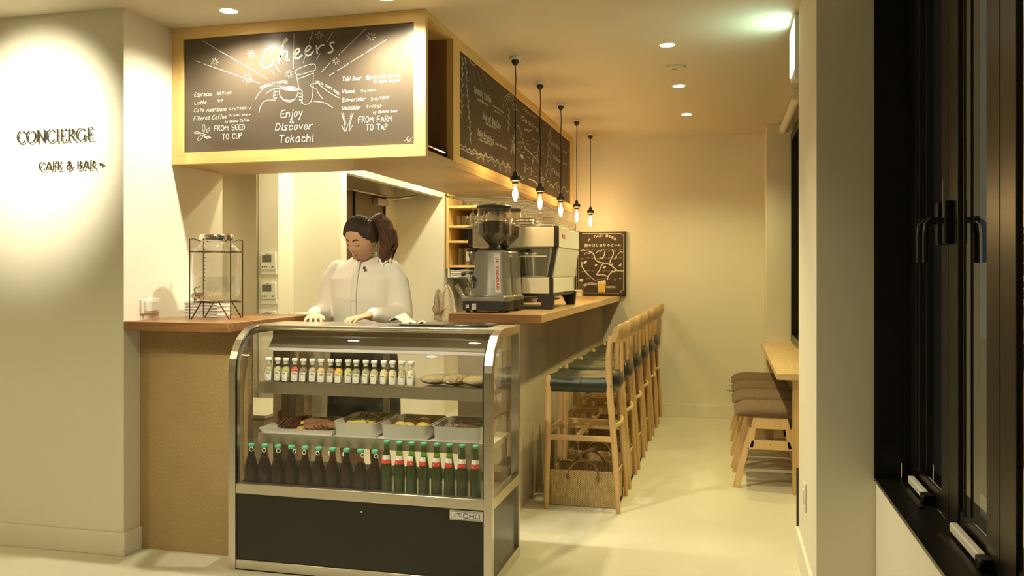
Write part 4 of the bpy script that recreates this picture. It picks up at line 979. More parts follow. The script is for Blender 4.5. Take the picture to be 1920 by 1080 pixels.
for (x, y, _, _, _), lab in zip(SHOWN_LIGHTS, ['lit downlight above the left half of the front menu board', 'lit downlight above the right end of the front menu board', 'nearest lit downlight in the row above the aisle', 'middle lit downlight in the aisle row, beyond the smoke detector', 'farthest lit downlight in the row above the aisle']):
    downlight(x, y, lab)
sd = thing('smoke_detector', 'thin round smoke detector on the ceiling between two downlights', 'smoke detector', (-.293, 5.19, CEIL))
MB().lathe([(.060, 0), (.062, -.004), (.058, -.010), (.02, -.013)], 28).build('cover', M['ceil'], sd, local=True)
MB().box(-.016, .012, -.012, -.004, -.016, -.0125).build('vent_slot', M['blackp'], sd, local=True)

# exit sign
ex = thing('exit_sign', 'glowing pale green exit sign box high on the right', 'sign', (.36, 4.37, 2.26))
MB().box(.318, .40, 4.235, 4.50, 2.262, CEIL - .006).build('housing', M['plastic_w'], ex, bevel=.004)
box_part('lit_face', M['exit'], ex, .3135, .3182, 4.243, 4.492, 2.285, 2.505)
box_part('bracket', M['plastic_w'], ex, .40, .535, 4.30, 4.44, 2.40, 2.50, bevel=.004)
box_part('base_trim', M['plastic_w'], ex, .318, .40, 4.24, 4.30, 2.235, 2.261, bevel=.003)
d = Draw(lambda u, v: Vector((.3135, 4.49 - u * .245, 2.285 + v * .22)), (-1, 0, 0), .0008)
d.mb.box(0, 0, 0, 0, 0, 0)
l = bpy.data.lights.new('exit_glow', 'AREA'); l.energy = .65; l.color = (.55, 1.0, .80); l.shape = 'RECTANGLE'; l.size = .24; l.size_y = .22
o = bpy.data.objects.new('exit_glow', l); COL.objects.link(o); o.location = (.311, 4.368, 2.395); o.rotation_euler = (0, math.radians(90), 0)
# tube housing on the right wall
rb = thing('roller_blind', 'slim rolled blind tube under the ceiling over the far window', 'blind', (.47, 6.7, 2.44))
MB().tube([(.468, 5.95, 2.487), (.468, 7.36, 2.487)], .034, 16).build('rolled_fabric', M['base'], rb)
for y in (5.945, 7.362): box_part('end_bracket', M['plastic_w'], rb, .43, XR - .001, y - .006, y + .006, 2.452, 2.525, bevel=.002)

# ================================================================== WALL LETTERS
def serif_word(origin, hgt, word, wid, name, label):
    """raised serif letters on the wall plane y=CY"""
    sg = thing(name, label, 'wall lettering', (origin[0] + wid / 2, CY, origin[1]))
    def arc(cx, cy, rx, ry, a0, a1, n=18): return [(cx + rx * math.cos(math.radians(a0 + (a1 - a0) * k / n)), cy + ry * math.sin(math.radians(a0 + (a1 - a0) * k / n))) for k in range(n + 1)]
    G = {'C': (.86, [arc(.46, .5, .44, .51, 48, 312)], [(.78, .86, 'v'), (.78, .14, 'v')]), 'O': (.98, [arc(.49, .5, .45, .51, 0, 360, 28)], []), 'N': (.92, [[(.12, 0), (.12, 1)], [(.12, 1), (.80, 0)], [(.80, 0), (.80, 1)]], [(.12, 0), (.80, 1), (.12, 1)]),
         'I': (.34, [[(.17, 0), (.17, 1)]], [(.17, 0), (.17, 1)]), 'E': (.66, [[(.15, 0), (.15, 1)], [(.08, 1), (.6, 1)], [(.15, .52), (.5, .52)], [(.08, 0), (.64, 0)]], [(.6, .93, 'v'), (.63, .09, 'v'), (.5, .52, 'v')]),
         'R': (.80, [[(.15, 0), (.15, 1)], [(.08, 1), (.4, 1)] + arc(.4, .76, .2, .24, 90, -90) + [(.15, .52)], [(.38, .5), (.76, 0)]], [(.15, 0), (.77, 0)]), 'G': (.94, [arc(.46, .5, .44, .51, 48, 330), [(.82, .05), (.82, .42)]], [(.80, .86, 'v'), (.82, .42)]),
         'A': (.88, [[(.06, 0), (.44, 1)], [(.44, 1), (.82, 0)], [(.2, .36), (.68, .36)]], [(.06, 0), (.82, 0)]), 'F': (.62, [[(.15, 0), (.15, 1)], [(.08, 1), (.58, 1)], [(.15, .52), (.48, .52)]], [(.15, 0), (.58, .93, 'v'), (.48, .52, 'v')]),
         'B': (.76, [[(.15, 0), (.15, 1)], [(.08, 1), (.36, 1)] + arc(.36, .77, .2, .23, 90, -90) + [(.15, .54)], [(.36, .54)] + arc(.38, .27, .25, .27, 90, -90) + [(.08, 0)]], []),
         '&': (.92, [[(.88, .02), (.3, .72), (.26, .86), (.36, .99), (.5, .97), (.54, .84), (.4, .64), (.14, .4), (.08, .2), (.2, .03), (.42, .0), (.64, .14), (.78, .46)]], [(.78, .5)]),
         '>': (.5, [], []), ' ': (.42, [], [])}
    gap = .10; tot = sum(G[c][0] for c in word) + gap * (len(word) - 1); sc = wid / tot; x = 0
    for c in word:
        wd, st, se = G[c]; mb = MB()
        def pt(q): return Vector((origin[0] + (x + q[0]) * sc, 0, origin[1] + q[1] * hgt))
        ya, yb = CY - .014, CY - .008
        for s in st:
            for a, b in zip(s, s[1:]):
                A, B = pt(a), pt(b); dd = (B - A); L = dd.length
                if L < 1e-6: continue
                dd.normalize(); ww = hgt * (.026 + .068 * abs(dd.z) ** 1.3 * (1 if (len(s) > 2 or a[0] <= b[0]) else .5)) / 2; u = Vector((dd.z, 0, -dd.x)) * ww
                A -= dd * ww * .3; B += dd * ww * .3
                mb.hexa([(*(A - u).xz, 0), (0, 0, 0)][:0] or [(A.x - u.x, ya, A.z - u.z), (A.x + u.x, ya, A.z + u.z), (B.x + u.x, ya, B.z + u.z), (B.x - u.x, ya, B.z - u.z),
                         (A.x - u.x, yb, A.z - u.z), (A.x + u.x, yb, A.z + u.z), (B.x + u.x, yb, B.z + u.z), (B.x - u.x, yb, B.z - u.z)])
        for q in se:
            A = pt(q); 
            if len(q) == 3: mb.box(A.x - hgt * .02, A.x + hgt * .02, ya, yb, A.z - hgt * .10, A.z + hgt * .10)
            else: mb.box(A.x - hgt * .13, A.x + hgt * .13, ya, yb, A.z - hgt * .018, A.z + hgt * .018)
        if c == '>':
            A = pt((.0, .5)); mb.prism([(A.x, A.z - hgt * .22), (A.x + hgt * .5, A.z), (A.x, A.z + hgt * .22)], 'y', ya, yb)
        if mb.v:
            for zz in (.5,): A = pt((wd * .25, zz)); 
            mb.box(pt((min(p[0] for s in st for p in s) if st else .02, 0)).x, pt((min(p[0] for s in st for p in s) if st else .02, 0)).x + .004, yb, CY, origin[1] + hgt * .45, origin[1] + hgt * .52)
            mb.build('letter' if c != '>' else 'arrow', M['sign'], sg, fix=False)
        x += wd + gap
a = onY(36, 271, CY); b = onY(178, 264, CY)
serif_word((a.x, a.z + .004), .058, 'CONCIERGE', b.x - a.x, 'wall_lettering', 'larger raised dark word concierge in the bright pool of light')
a = onY(77, 320.5, CY); b = onY(193, 315, CY)
serif_word((a.x, a.z), .040, 'CAFE & BAR >', b.x - a.x + .012, 'wall_lettering', 'smaller raised words cafe & bar with a small arrow')

def wall_plate(name, x0, x1, y0, y1, z0, z1, lab, cat, slots=0, axis='y', m='plastic_w', bm=None):
    t = MB().box(x0, x1, y0, y1, z0, z1).build(name, M[m], None, bevel=.003, label=lab, cat=cat)
    return t
# outlets
ot = wall_plate('wall_outlet', .010, .076, YB - .012, YB - .0005, .258, .372, 'white double wall socket low on the far wall', 'outlet')
for z in (.29, .335):
    for x in (.036, .052): MB().box(x, x + .004, YB - .0135, YB - .0115, z, z + .014).build('slot', M['ink'], ot)
a = onX(262, 570, SX); b = onX(298, 600, SX)
o2 = wall_plate('wall_outlet', SX + .0005, SX + .010, a.y, b.y, 1.115, 1.185, 'cream socket plate on the side wall just above the left wooden counter', 'outlet')
MB().box(SX + .010, SX + .014, a.y + .02, b.y - .02, 1.125, 1.175).build('cover', M['plastic_w'], o2, bevel=.002)
o3 = wall_plate('wall_switch', .324, .3315, 3.79, 3.86, .30, .42, 'slim cream plate low on the right wall column', 'switch')
MB().box(.320, .325, 3.81, 3.84, .33, .39).build('rocker', M['plastic_w'], o3, bevel=.001)
# thermostats on the column behind
for (ya, yb, lab) in ((474, 506, 'upper white wall controller with grey display on the column'), (529, 561, 'middle white wall controller with grey display on the column'), (583, 615, 'lowest white wall controller, half hidden by the partition ledge')):
    A = onY(491.5, yb, 5.07); B = onY(519, ya, 5.07)
    t = thing('wall_controller', lab, 'thermostat', ((A.x + B.x) / 2, 5.07, A.z), 'three wall controllers')
    MB().box(A.x, B.x, 5.052, 5.0695, A.z, B.z).build('case', M['plastic_w'], t, bevel=.003)
    w_ = B.x - A.x; h_ = B.z - A.z
    MB().box(A.x + w_ * .10, A.x + w_ * .72, 5.0505, 5.0525, A.z + h_ * .45, A.z + h_ * .86).build('display', M['lcd'], t)
    for k, u in enumerate((.08, .22, .36, .74)): MB().box(A.x + w_ * u, A.x + w_ * (u + .08 + .04 * (k == 3)), 5.0505, 5.0525, A.z + h_ * .14, A.z + h_ * .22).build('button', M['lcd'], t)
    MB().box(A.x + w_ * .36, A.x + w_ * .56, 5.0507, 5.0525, A.z + h_ * .90, A.z + h_ * .925).build('print', M['ink'], t)
    MB().box(A.x + w_ * .0, B.x + w_ * .05, 5.058, 5.0697, A.z - h_ * .28, A.z - .001).build('lower_cover', M['plastic_w'], t, bevel=.003)

# ================================================================== FRIDGE AND STORAGE BEHIND THE LEFT COUNTER
fg = thing('steel_fridge', 'tall reflective stainless fridge beyond the left counter', 'fridge', (-3.3, 5.2, 0))
MB().box(-3.62, -3.0, 5.065, 5.35, .08, 2.02).build('body', M['steel_wavy'], fg, bevel=.005)
box_part('plinth', M['blackp'], fg, -3.58, -3.03, 5.08, 5.33, 0, .08)
box_part('door_edge', M['steel_wavy'], fg, -3.62, -2.999, 5.05, 5.064, .10, 2.02, bevel=.001)
MB().tube([(-3.56, 5.02, 1.0), (-3.56, 5.02, 1.5)], .01, 8).build('handle', M['chrome'], fg)
lb = thing('low_cabinet', 'low cream cabinet with wood-edged top behind the glass case', 'cabinet', (-2.8, 4.5, 0))
box_part('body', M['cream_lam'], lb, -3.08, -2.52, 4.32, 4.88, 0, .48, bevel=.002)
box_part('top', M['cream_lam'], lb, -3.1, -2.5, 4.30, 4.9, .492, .51, bevel=.002)
box_part('wood_edge', M['ctop_x'], lb, -3.1, -2.502, 4.302, 4.9, .48, .492)
hb = thing('hook_board', 'orange-brown wooden strip with metal hooks beside the door', 'hook rail', (-2.94, 6.16, 1.0))
box_part('board', M['ctop_x'], hb, -2.958, -2.93, 6.08, 6.215, .6, 2.12)
for z in (2.03, 1.93, 1.78, 1.42):
    MB().tube([(-2.93, 6.12, z), (-2.895, 6.12, z), (-2.885, 6.12, z + .03)], .006, 8).tube([(-2.93, 6.18, z), (-2.90, 6.18, z), (-2.885, 6.17, z - .04)], .006, 8).ell((-2.885, 6.12, z + .035), (.011, .011, .011), 8, 6).build('hook', M['chrome'], hb)

# ================================================================== OPEN SHELVES WITH GLASSES
SY0, SZ = 7.42, [1.915, 1.735, 1.597, 1.372]
su = thing('open_shelf_unit', 'open oak shelving with drinking glasses behind the bar', 'shelf', (-2.0, 7.65, 1.34))
sx0, sx1 = -2.475, -1.885
box_part('side_panel', M['oak_z'], su, sx0, sx0 + .024, SY0, YB - .001, 1.34, CEIL - .001)
box_part('side_panel', M['oak_z'], su, sx1 - .024, sx1, SY0, YB - .001, 1.34, CEIL - .001)
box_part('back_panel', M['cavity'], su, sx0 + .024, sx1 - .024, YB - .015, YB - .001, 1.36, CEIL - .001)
for z in SZ: box_part('shelf_board', M['oak_x'], su, sx0 + .024, sx1 - .024, SY0, YB - .016, z - .02, z, bevel=.001)
MB().box(-2.49, -1.46, YB - .06, YB - .001, .9, 1.338).build('splashback', M['steel_soft'], None, bevel=.001, label='grey steel splashback panel under the open shelves', cat='splashback')
GL = None
RN = ['first from the side panel', 'second from the side panel', 'third from the side panel', 'fourth from the side panel', 'fifth from the side panel', 'sixth from the side panel', 'seventh from the side panel']
def tumbler(x, y, z, r, h, lab, gname):
    global GL
    key = (round(r, 3), round(h, 3))
    GL = GL or {}
    if key not in GL: GL[key] = MB().lathe([(r * .8, 0), (r, h), (r - .002, h), (r * .8 - .002, .004)], 14).build('drinking_glass', M['glass2'], None, label=lab, cat='glass', group=gname); o = GL[key]
    else: o = GL[key].copy(); COL.objects.link(o); o['label'] = lab; o['group'] = gname
    o.location = (x, y, z + .001); return o
for k in range(7): tumbler(-2.40 + .066 * k, 7.56 + .02 * (k % 2), SZ[1], .028, .095, 'tumbler on the second open shelf, front row, ' + RN[k], 'tumblers on the second shelf')
for k in range(7): tumbler(-2.40 + .066 * k, 7.70, SZ[1], .028, .095, 'tumbler on the second open shelf, back row, ' + RN[k], 'tumblers on the second shelf')
for k in range(6): tumbler(-2.39 + .07 * k, 7.58, SZ[3], .031, .155, 'tall glass on the lowest open shelf, front row, ' + RN[k], 'tall glasses on the lowest shelf')
for k in range(6): tumbler(-2.38 + .07 * k, 7.70, SZ[3], .031, .155, 'tall glass on the lowest open shelf, back row, ' + RN[k], 'tall glasses on the lowest shelf')
for k in range(7): tumbler(-2.39 + .07 * k, 7.58, SZ[0], .029, .08, 'small clear glass on the top open shelf, ' + RN[k], 'glasses on the top shelf')
for k in range(2):
    j = thing('dark_jug', ['dark round jug on the third open shelf', 'dark jug behind the coffee machine on the third open shelf'][k], 'jug', (-2.16 + .14 * k, 7.6, SZ[2] + .001))
    MB().lathe([(.035, 0), (.048, .02), (.045, .07), (.03, .10), (.032, .115)], 18).build('body', M['blackp'], j, local=True)
    MB().tube([(.04, 0, .09), (.075, 0, .08), (.075, 0, .04), (.045, 0, .025)], .006, 8).build('handle', M['blackp'], j, local=True)
# hanging stemware rack
rk = thing('glass_rack', 'chrome rod rack for wine glasses under the wooden soffit', 'rack', (-1.65, 6.6, 1.80))
for x in (-1.865, -1.375): MB().tube([(x, 5.55, 1.838), (x, 7.45, 1.838)], .0045, 6).build('side_rail', M['chrome'], rk)
yy = 5.6
while yy < 7.4:
    MB().tube([(-1.865, yy, 1.829), (-1.375, yy, 1.829)], .0045, 6).build('rod', M['chrome'], rk); yy += .105
for x in (-1.865, -1.375):
    for y in (5.6, 6.5, 7.4): MB().tube([(x, y, 1.838), (x, y, 1.8558)], .004, 6).build('hanger', M['chrome'], rk)
wg = None
for iy in range(9):
    for ix in range(4):
        x, y = -1.80 + ix * .125, 6.02 + iy * .155
        if wg is None:
            wg = MB().lathe([(.032, 1.832), (.034, 1.8295), (.005, 1.823), (.0035, 1.77), (.006, 1.755), (.034, 1.72), (.038, 1.69), (.030, 1.645), (.028, 1.645), (.036, 1.69), (.032, 1.718), (.002, 1.75)], 14).build('wine_glass', M['glass2'], None, label='upside-down wine glass hanging from the chrome rack', cat='glass', group='wine glasses hanging from the rack')
            zz = wg.location.z; o = wg
        else: o = wg.copy(); COL.objects.link(o)
        o.location = (x, y, zz)
        o['label'] = 'upside-down wine glass on the chrome rack, %s row, %s glass from the aisle side' % (ordn(iy), ordn(3 - ix))
# towels and tumblers by the sink wall
def cloth_hang(name, x, y, ztop, wd, ln, m, lab, cat, seed, parent=None):
    mb = MB(); n, k = 12, 12; V = []
    for i in range(n + 1):
        t = i / n; half = .012 + (wd / 2) * t ** .75
        for j in range(k + 1):
            u = -1 + 2 * j / k
            V.append((x + u * half + .02 * noise.noise(Vector((u * 2, t * 2, seed))), y - .02 - .018 * math.sin(u * 6 + seed) * t ** .5 - .01, ztop - ln * t * (1 - .25 * abs(u) ** 2 * (seed % 2)) + .015 * noise.noise(Vector((u * 3, seed, t)))))
    mb.add(V, [(i * (k + 1) + j, i * (k + 1) + j + 1, (i + 1) * (k + 1) + j + 1, (i + 1) * (k + 1) + j) for i in range(n) for j in range(k)])
    o = mb.build(name, m, parent, label=lab, cat=cat, smooth=80)
    s = o.modifiers.new('thick', 'SOLIDIFY'); s.thickness = .004; return o
tw = thing('tea_towel', 'pale speckled tea towel hanging from a hook beside the bar shelves', 'towel', (-2.43, 7.30, 1.0))
A = onY(836, 535, 7.33)
cloth_hang('cloth', A.x + .01, 7.35, A.z, .20, .34, M['towel'], None, None, 2.3, tw)
cloth_hang('striped_corner', A.x - .06, 7.325, A.z - .04, .10, .22, M['stripe'], None, None, 5.1, tw)
MB().tube([(A.x, 7.40, A.z + .02), (A.x, 7.335, A.z + .02), (A.x, 7.325, A.z + .045)], .008, 8).build('hook', M['chrome'], tw)
for k, (px, py) in enumerate(((864, 536), (886, 541))):
    A = onY(px, py, 7.70)
    j = thing('hanging_shaker', ['metal shaker cup tilted on the steel splashback', 'second metal shaker cup, half behind the first grinder'][k], 'shaker', (A.x, 7.70, A.z - .06))
    j.rotation_euler = (0, -.6, 0)
    MB().lathe([(.026, -.08), (.038, .08), (.035, .08), (.024, -.075)], 16).build('cup', M['chrome'], j, local=True)
    MB().tube([(0, .03, .04), (0, .116, .05)], .004, 6).build('peg', M['chrome'], j, local=True)
fr_ = thing('towel_rack', 'small white wall rack holding folded cloths beneath the open shelves', 'rack', (-2.36, 7.5, 1.26))
for x in (-2.455, -2.20): MB().box(x, x + .012, 7.40, 7.8, 1.256, 1.338).build('rack_side', M['plastic_w'], fr_, bevel=.003)
box_part('rack_base', M['plastic_w'], fr_, -2.455, -2.188, 7.42, 7.8, 1.256, 1.2605)
for k in range(4):
    MB().add([(x, y, 1.267 + k * .017 + dz + .003 * math.sin(x * 40)) for dz in (0, .013) for x in [-2.435 + .22 * q / 8 for q in range(9)] for y in (7.43, 7.74)],
             [(2 * q, 2 * q + 1, 2 * q + 3, 2 * q + 2) for q in range(8)] + [(18 + 2 * q, 20 + 2 * q, 21 + 2 * q, 19 + 2 * q) for q in range(8)] + [(2 * q, 2 * q + 2, 20 + 2 * q, 18 + 2 * q) for q in range(8)] + [(0, 18, 19, 1), (16, 17, 35, 34)]).build(
        'folded_towel', M['towel' if k % 2 else 'paper'], None, label='folded cloth %s in the small white wall rack' % ['at the bottom', 'second from the bottom', 'third from the bottom', 'on top'][k], cat='cloth', group='folded cloths in the wall rack')

# ================================================================== WATER DISPENSER AND PAPER NAPKINS
JC_ = Vector((-2.385, 3.655, 1.0865))
ds = thing('water_dispenser', 'clear glass water dispenser with metal lid half full of water', 'drink dispenser', JC_ + Vector((0, 0, .088)))
R_ = .112
MB().lathe([(.02, 0), (.075, .002), (.100, .018), (R_ - .002, .05), (R_, .10), (R_, .22), (.104, .25), (.080, .272), (.073, .278), (.073, .300)], 32, cap=False).build('jar', M['glass2'], ds, local=True, smooth=60)
MB().lathe([(.02, .004), (.072, .006), (.096, .020), (R_ - .006, .05), (R_ - .005, .118), (.001, .118)], 32, cap=False).build('water', M['water'], ds, local=True, smooth=60)
MB().lathe([(.078, .290), (.082, .292), (.082, .306), (.079, .308), (.079, .316), (.076, .320), (.02, .322), (.001, .322)], 32).build('lid', M['chrome'], ds, local=True)
c_ = math.radians(-96); dx_, dy_ = math.cos(c_), math.sin(c_)
sp = MB().tube([(dx_ * .108, dy_ * .108, .030), (dx_ * .165, dy_ * .165, .030)], [.016, .012], 12).tube([(dx_ * .150, dy_ * .150, .034), (dx_ * .150, dy_ * .150, -.005)], [.012, .008], 10).build('tap', M['chrome'], ds, local=True)
MB().tube([(dx_ * .15, dy_ * .15, .036), (dx_ * .155, dy_ * .155, .062), (dx_ * .14 + .02, dy_ * .14, .075)], .005, 8).build('tap_lever', M['chrome'], sp, local=True)
for k in range(9): MB().obox((R_ * 1.006 * math.cos(math.radians(-85)), R_ * 1.006 * math.sin(math.radians(-85)), .10 + k * .018), (.010 if k % 3 == 0 else .005, .001, .003), (0, 0, math.radians(5))).build('gauge_mark', M['ink'], ds, local=True)
sn = thing('wire_stand', 'dark wire stand with hairpin legs holding the water dispenser', 'stand', JC_, rz=math.radians(15.3))
hs = .096; rr_ = .0028
def ringpts(z, r, n=28): return [(r * math.cos(2 * PI * k / n), r * math.sin(2 * PI * k / n), z) for k in range(n)]
MB().tube(ringpts(.085, .113), rr_, 6, closed=True).build('lower_ring', M['wire'], sn, local=True)
MB().tube(ringpts(.326, .124), rr_, 6, closed=True).build('upper_ring', M['wire'], sn, local=True)
MB().tube([(-.113, 0, .083), (.113, 0, .083)], rr_, 6).tube([(0, -.113, .083), (0, .113, .083)], rr_, 6).build('base_cross', M['wire'], sn, local=True)
for a, b in ((-1, -1), (1, -1), (1, 1), (-1, 1)):
    MB().tube([(a * .058, b * .056, .375), (a * .080, b * .080, .386), (a * hs, b * hs, .384), (a * hs, b * hs, .36), (a * hs, b * hs, .10), (a * hs, b * hs, .006), (a * (hs - .006), b * (hs - .001), .003), (a * (hs - .055), b * (hs - .0), .086)], rr_, 6).build('hairpin_leg', M['wire'], sn, local=True)
nk = thing('napkin_stack', 'stack of white paper napkins behind the water dispenser', 'napkins', (-2.56, 3.86, 1.087))
for k in range(11):
    mb = MB().obox((-2.57 + .002 * math.sin(k * 2), 3.86, 1.087 + .0036 + k * .0074), (.19, .12, .0068), (0, 0, .02 * math.sin(k * 3))); mb.build('napkin', M['paper'], nk, bevel=.002)

# ================================================================== COFFEE GRINDERS
def grinder(loc, lab, front=True):
    t = thing('coffee_grinder', lab, 'grinder', loc, 'silver coffee grinders on the bar counter')
    # local: x right (aisle), y away from the camera
    MB().prism([(-.125, -.085), (.02, -.095), (.110, -.085), (.128, -.05), (.128, .08), (.11, .095), (-.125, .095)], 'z', .012, .062).build('base', M['blackp'], t, bevel=.004, local=True)
    for x, y in ((-.10, -.06), (.09, -.06), (.09, .07), (-.10, .07)): MB().lathe([(.014, 0), (.014, .013)], 12, c=(x, y, 0)).build('foot', M['blackp'], t, local=True)
    lo = [(-.13, -.09), (.02, -.098), (.115, -.088), (.130, -.05), (.130, .08), (.11, .098), (-.13, .098)]
    hi = [(-.055, -.065), (.02, -.085), (.095, -.075), (.104, -.04), (.104, .06), (.09, .078), (-.055, .078)]
    md = [(-.075, -.07), (.02, -.092), (.108, -.082), (.120, -.045), (.120, .07), (.10, .088), (-.075, .088)]
    mb = MB(); L = [[(x, y, .063) for x, y in lo], [(x, y, .085) for x, y in lo], [(x, y, .095) for x, y in md], [(x, y, .335) for x, y in hi], [(x * .9 + .002, y * .9, .345) for x, y in hi]]
    n = 7; V = [p for r in L for p in r]
    mb.add(V, [tuple(range(n - 1, -1, -1))] + [(k * n + j, k * n + (j + 1) % n, (k + 1) * n + (j + 1) % n, (k + 1) * n + j) for k in range(4) for j in range(n)] + [tuple(4 * n + j for j in range(n))])
    mb.build('housing', M['grinder'], t, bevel=.003, local=True, smooth=25)
    # doser chamber at the barista side
    ch = MB().lathe([(.034, .285), (.036, .30), (.036, .335), (.034, .34)], 18, c=(-.088, -.02, 0)).build('doser_collar', M['chrome'], t, local=True)
    MB().lathe([(.040, .342), (.042, .348), (.03, .358), (.01, .360)], 20, c=(-.080, -.02, 0)).box(-.10, .0, -.045, .01, .343, .352).build('doser_lid', M['blackp'], t, local=True)
    MB().lathe([(.033, .21), (.034, .285)], 18, c=(-.088, -.02, 0), cap=False).build('doser_glass', M['glass2'], t, local=True)
    MB().lathe([(.012, .165), (.034, .205), (.034, .212)], 18, c=(-.088, -.02, 0)).build('doser_cone', M['chrome'], t, local=True)
    kb = MB().tube([(-.060, -.055, .19), (-.060, -.085, .185)], .012, 10).tube([(-.060, -.08, .185), (-.060, -.083, .135)], .004, 6).build('lever_knob', M['blackp'], t, local=True)
    MB().box(-.118, -.055, -.05, .01, .118, .124).tube([(-.09, -.02, .095), (-.09, -.02, .12)], .010, 10).tube([(-.103, -.04, .124), (-.103, -.04, .165)], .004, 6).tube([(-.075, -.04, .124), (-.075, -.04, .165)], .004, 6).build('filter_fork', M['chrome'], t, local=True)
    # hopper
    hx = .032
    MB().lathe([(.040, .343), (.042, .352), (.030, .360), (.026, .372)], 20, c=(hx, 0, 0)).build('adjusting_collar', M['blackp'], t, local=True)
    MB().lathe([(.024, .366), (.030, .376), (.092, .432), (.094, .440), (.094, .585)], 32, c=(hx, 0, 0), cap=False).build('hopper', M['hopper'], t, local=True, smooth=60)
    MB().lathe([(.095, .578), (.098, .582), (.098, .592), (.085, .596), (.03, .598), (.022, .606), (.001, .607)], 28, c=(hx, 0, 0)).build('hopper_lid', M['blackp'], t, local=True)
    mb = MB(); mb.lathe([(.020, .368), (.028, .378), (.089, .433), (.091, .442), (.091, .49), (.07, .503), (.035, .510), (.001, .512)], 28, c=(hx, 0, 0))
    for i, p in enumerate(mb.v):
        if p.z > .48: p.z += .006 * noise.noise(p * 60)
    mb.build('coffee_beans', M['bean'], t, local=True, smooth=70)
    if front:
        # the red lettering strip on the front face
        def fp(u, v):
            k = (.335 - v) / (.335 - .095); a = Vector((hi[1][0], hi[1][1], 0)).lerp(Vector((md[1][0], md[1][1], 0)), k); b = Vector((hi[2][0], hi[2][1], 0)).lerp(Vector((md[2][0], md[2][1], 0)), k)
            p = a.lerp(b, u); return Vector((p.x, p.y - .0012, v))
        st = MB().add([fp(.50, .325), fp(.86, .325), fp(.86, .112), fp(.50, .112)], [(0, 1, 2, 3)]).build('badge_strip', M['paper'], t, local=True, fix=False)
        dd = Draw(fp, (0, -1, 0), .0008); v = .305
        for ch_ in 'LA MARZOCCO':
            if ch_ != ' ': dd.text((.60, v - .012), (.76, v - .012), -.0125, ch_, .0042)
            v -= .0165
        dd.build('lettering', M['red'], st, local=True)
        for x, w_, z0, h_ in ((-.105, .018, .026, .018), (-.070, .028, .018, .032)):
            q = MB().box(x, x + w_, -.0905, -.0885 + .004, z0, z0 + h_).build('rating_sticker', M['paper'], t, local=True)
            for k in range(3): MB().box(x + .003, x + w_ - .006, -.0912, -.0905, z0 + .006 + k * .008 * h_ / .032, z0 + .008 + k * .008 * h_ / .032).build('print', M['ink'], q, local=True)
    return t
grinder((-1.288, 4.605, 1.0895), 'silver coffee grinder with red letters and bean hopper, in front')
grinder((-1.285, 4.835, 1.0895), 'silver coffee grinder half hidden behind the one with red letters', False)

# ================================================================== ESPRESSO MACHINE
em = thing('espresso_machine', 'large cream and steel espresso machine on black wedge legs', 'espresso machine', (-1.23, 5.4, 1.0895))
MX0, MX1, MY0, MY1 = -1.50, -.968, 5.0, 5.80
MB().box(MX0, MX1 - .022, MY0, MY1, 1.463, 1.583).build('upper_body', M['enamel'], em, bevel=.006)
MB().prism([(MX1 - .02, 1.463), (MX1, 1.463), (MX1 - .004, 1.585), (MX1 - .022, 1.585)], 'y', MY0 + .03, MY1 - .03).build('back_upper_panel', M['enamel'], em, bevel=.003)
for y in (MY0, MY1 - .03): MB().box(MX1 - .025, MX1 + .002, y, y + .03, 1.462, 1.59).build('corner_post', M['blackp'], em, bevel=.004)
MB().prism([(-1.43, 1.282), (-1.02, 1.282), (-.995, 1.463), (-1.43, 1.463)], 'y', MY0 + .03, MY1 - .03).build('middle_body', M['steel'], em, bevel=.003)
MB().prism([(-1.022, 1.282), (-1.004, 1.282), (-.972, 1.463), (-.993, 1.463)], 'y', MY0 + .045, MY1 - .02).build('back_lower_panel', M['enamel'], em, bevel=.002)
MB().prism([(-1.036, 1.282), (-1.010, 1.282), (-.978, 1.463), (-1.002, 1.463)], 'y', MY0 + .012, MY0 + .044).build('side_post', M['blackp'], em, bevel=.003)
mr_ = MB().prism([(-1.205, 1.285), (-1.05, 1.285), (-1.025, 1.455), (-1.205, 1.455)], 'y', MY0 + .018, MY0 + .029).build('mirror_panel', M['chrome'], em, bevel=.002)
MB().box(-1.21, -1.04, MY0 + .012, MY0 + .018, 1.405, 1.412).build('mirror_lip', M['plastic_w'], mr_)
MB().box(-1.44, -1.19, MY0 + .01, MY1 - .01, 1.183, 1.280).build('drip_body', M['steel_soft'], em, bevel=.004)
MB().box(-1.188, -1.004, MY0 - .004, MY1, 1.183, 1.281).build('lower_body', M['enamel'], em, bevel=.005)
MB().box(-1.020, -.998, MY0 - .006, MY0 + .02, 1.182, 1.281).build('lower_post', M['blackp'], em, bevel=.002)
MB().box(-1.002, -.994, MY1 - .02, MY1, 1.19, 1.285).build('lower_post', M['blackp'], em)
MB().box(-1.48, -1.0, MY0 + .02, MY1 - .02, 1.168, 1.183).build('underside', M['blackp'], em)
for y in (MY0 - .002, MY1 - .05):
    MB().hexa([(-1.055, y, 1.0895), (-1.000, y, 1.0895), (-1.000, y + .05, 1.0895), (-1.055, y + .05, 1.0895), (-1.10, y, 1.183), (-.992, y, 1.183), (-.992, y + .05, 1.183), (-1.10, y + .05, 1.183)]).build('wedge_leg', M['blackp'], em, bevel=.004)
    MB().hexa([(-1.44, y, 1.0895), (-1.39, y, 1.0895), (-1.39, y + .05, 1.0895), (-1.44, y + .05, 1.0895), (-1.45, y, 1.183), (-1.35, y, 1.183), (-1.35, y + .05, 1.183), (-1.45, y + .05, 1.183)]).build('wedge_leg', M['blackp'], em, bevel=.004)
dt = MB().box(-1.50, -1.10, MY0 + .03, MY1 - .03, 1.128, 1.138).build('drip_tray', M['blackp'], em, bevel=.002)
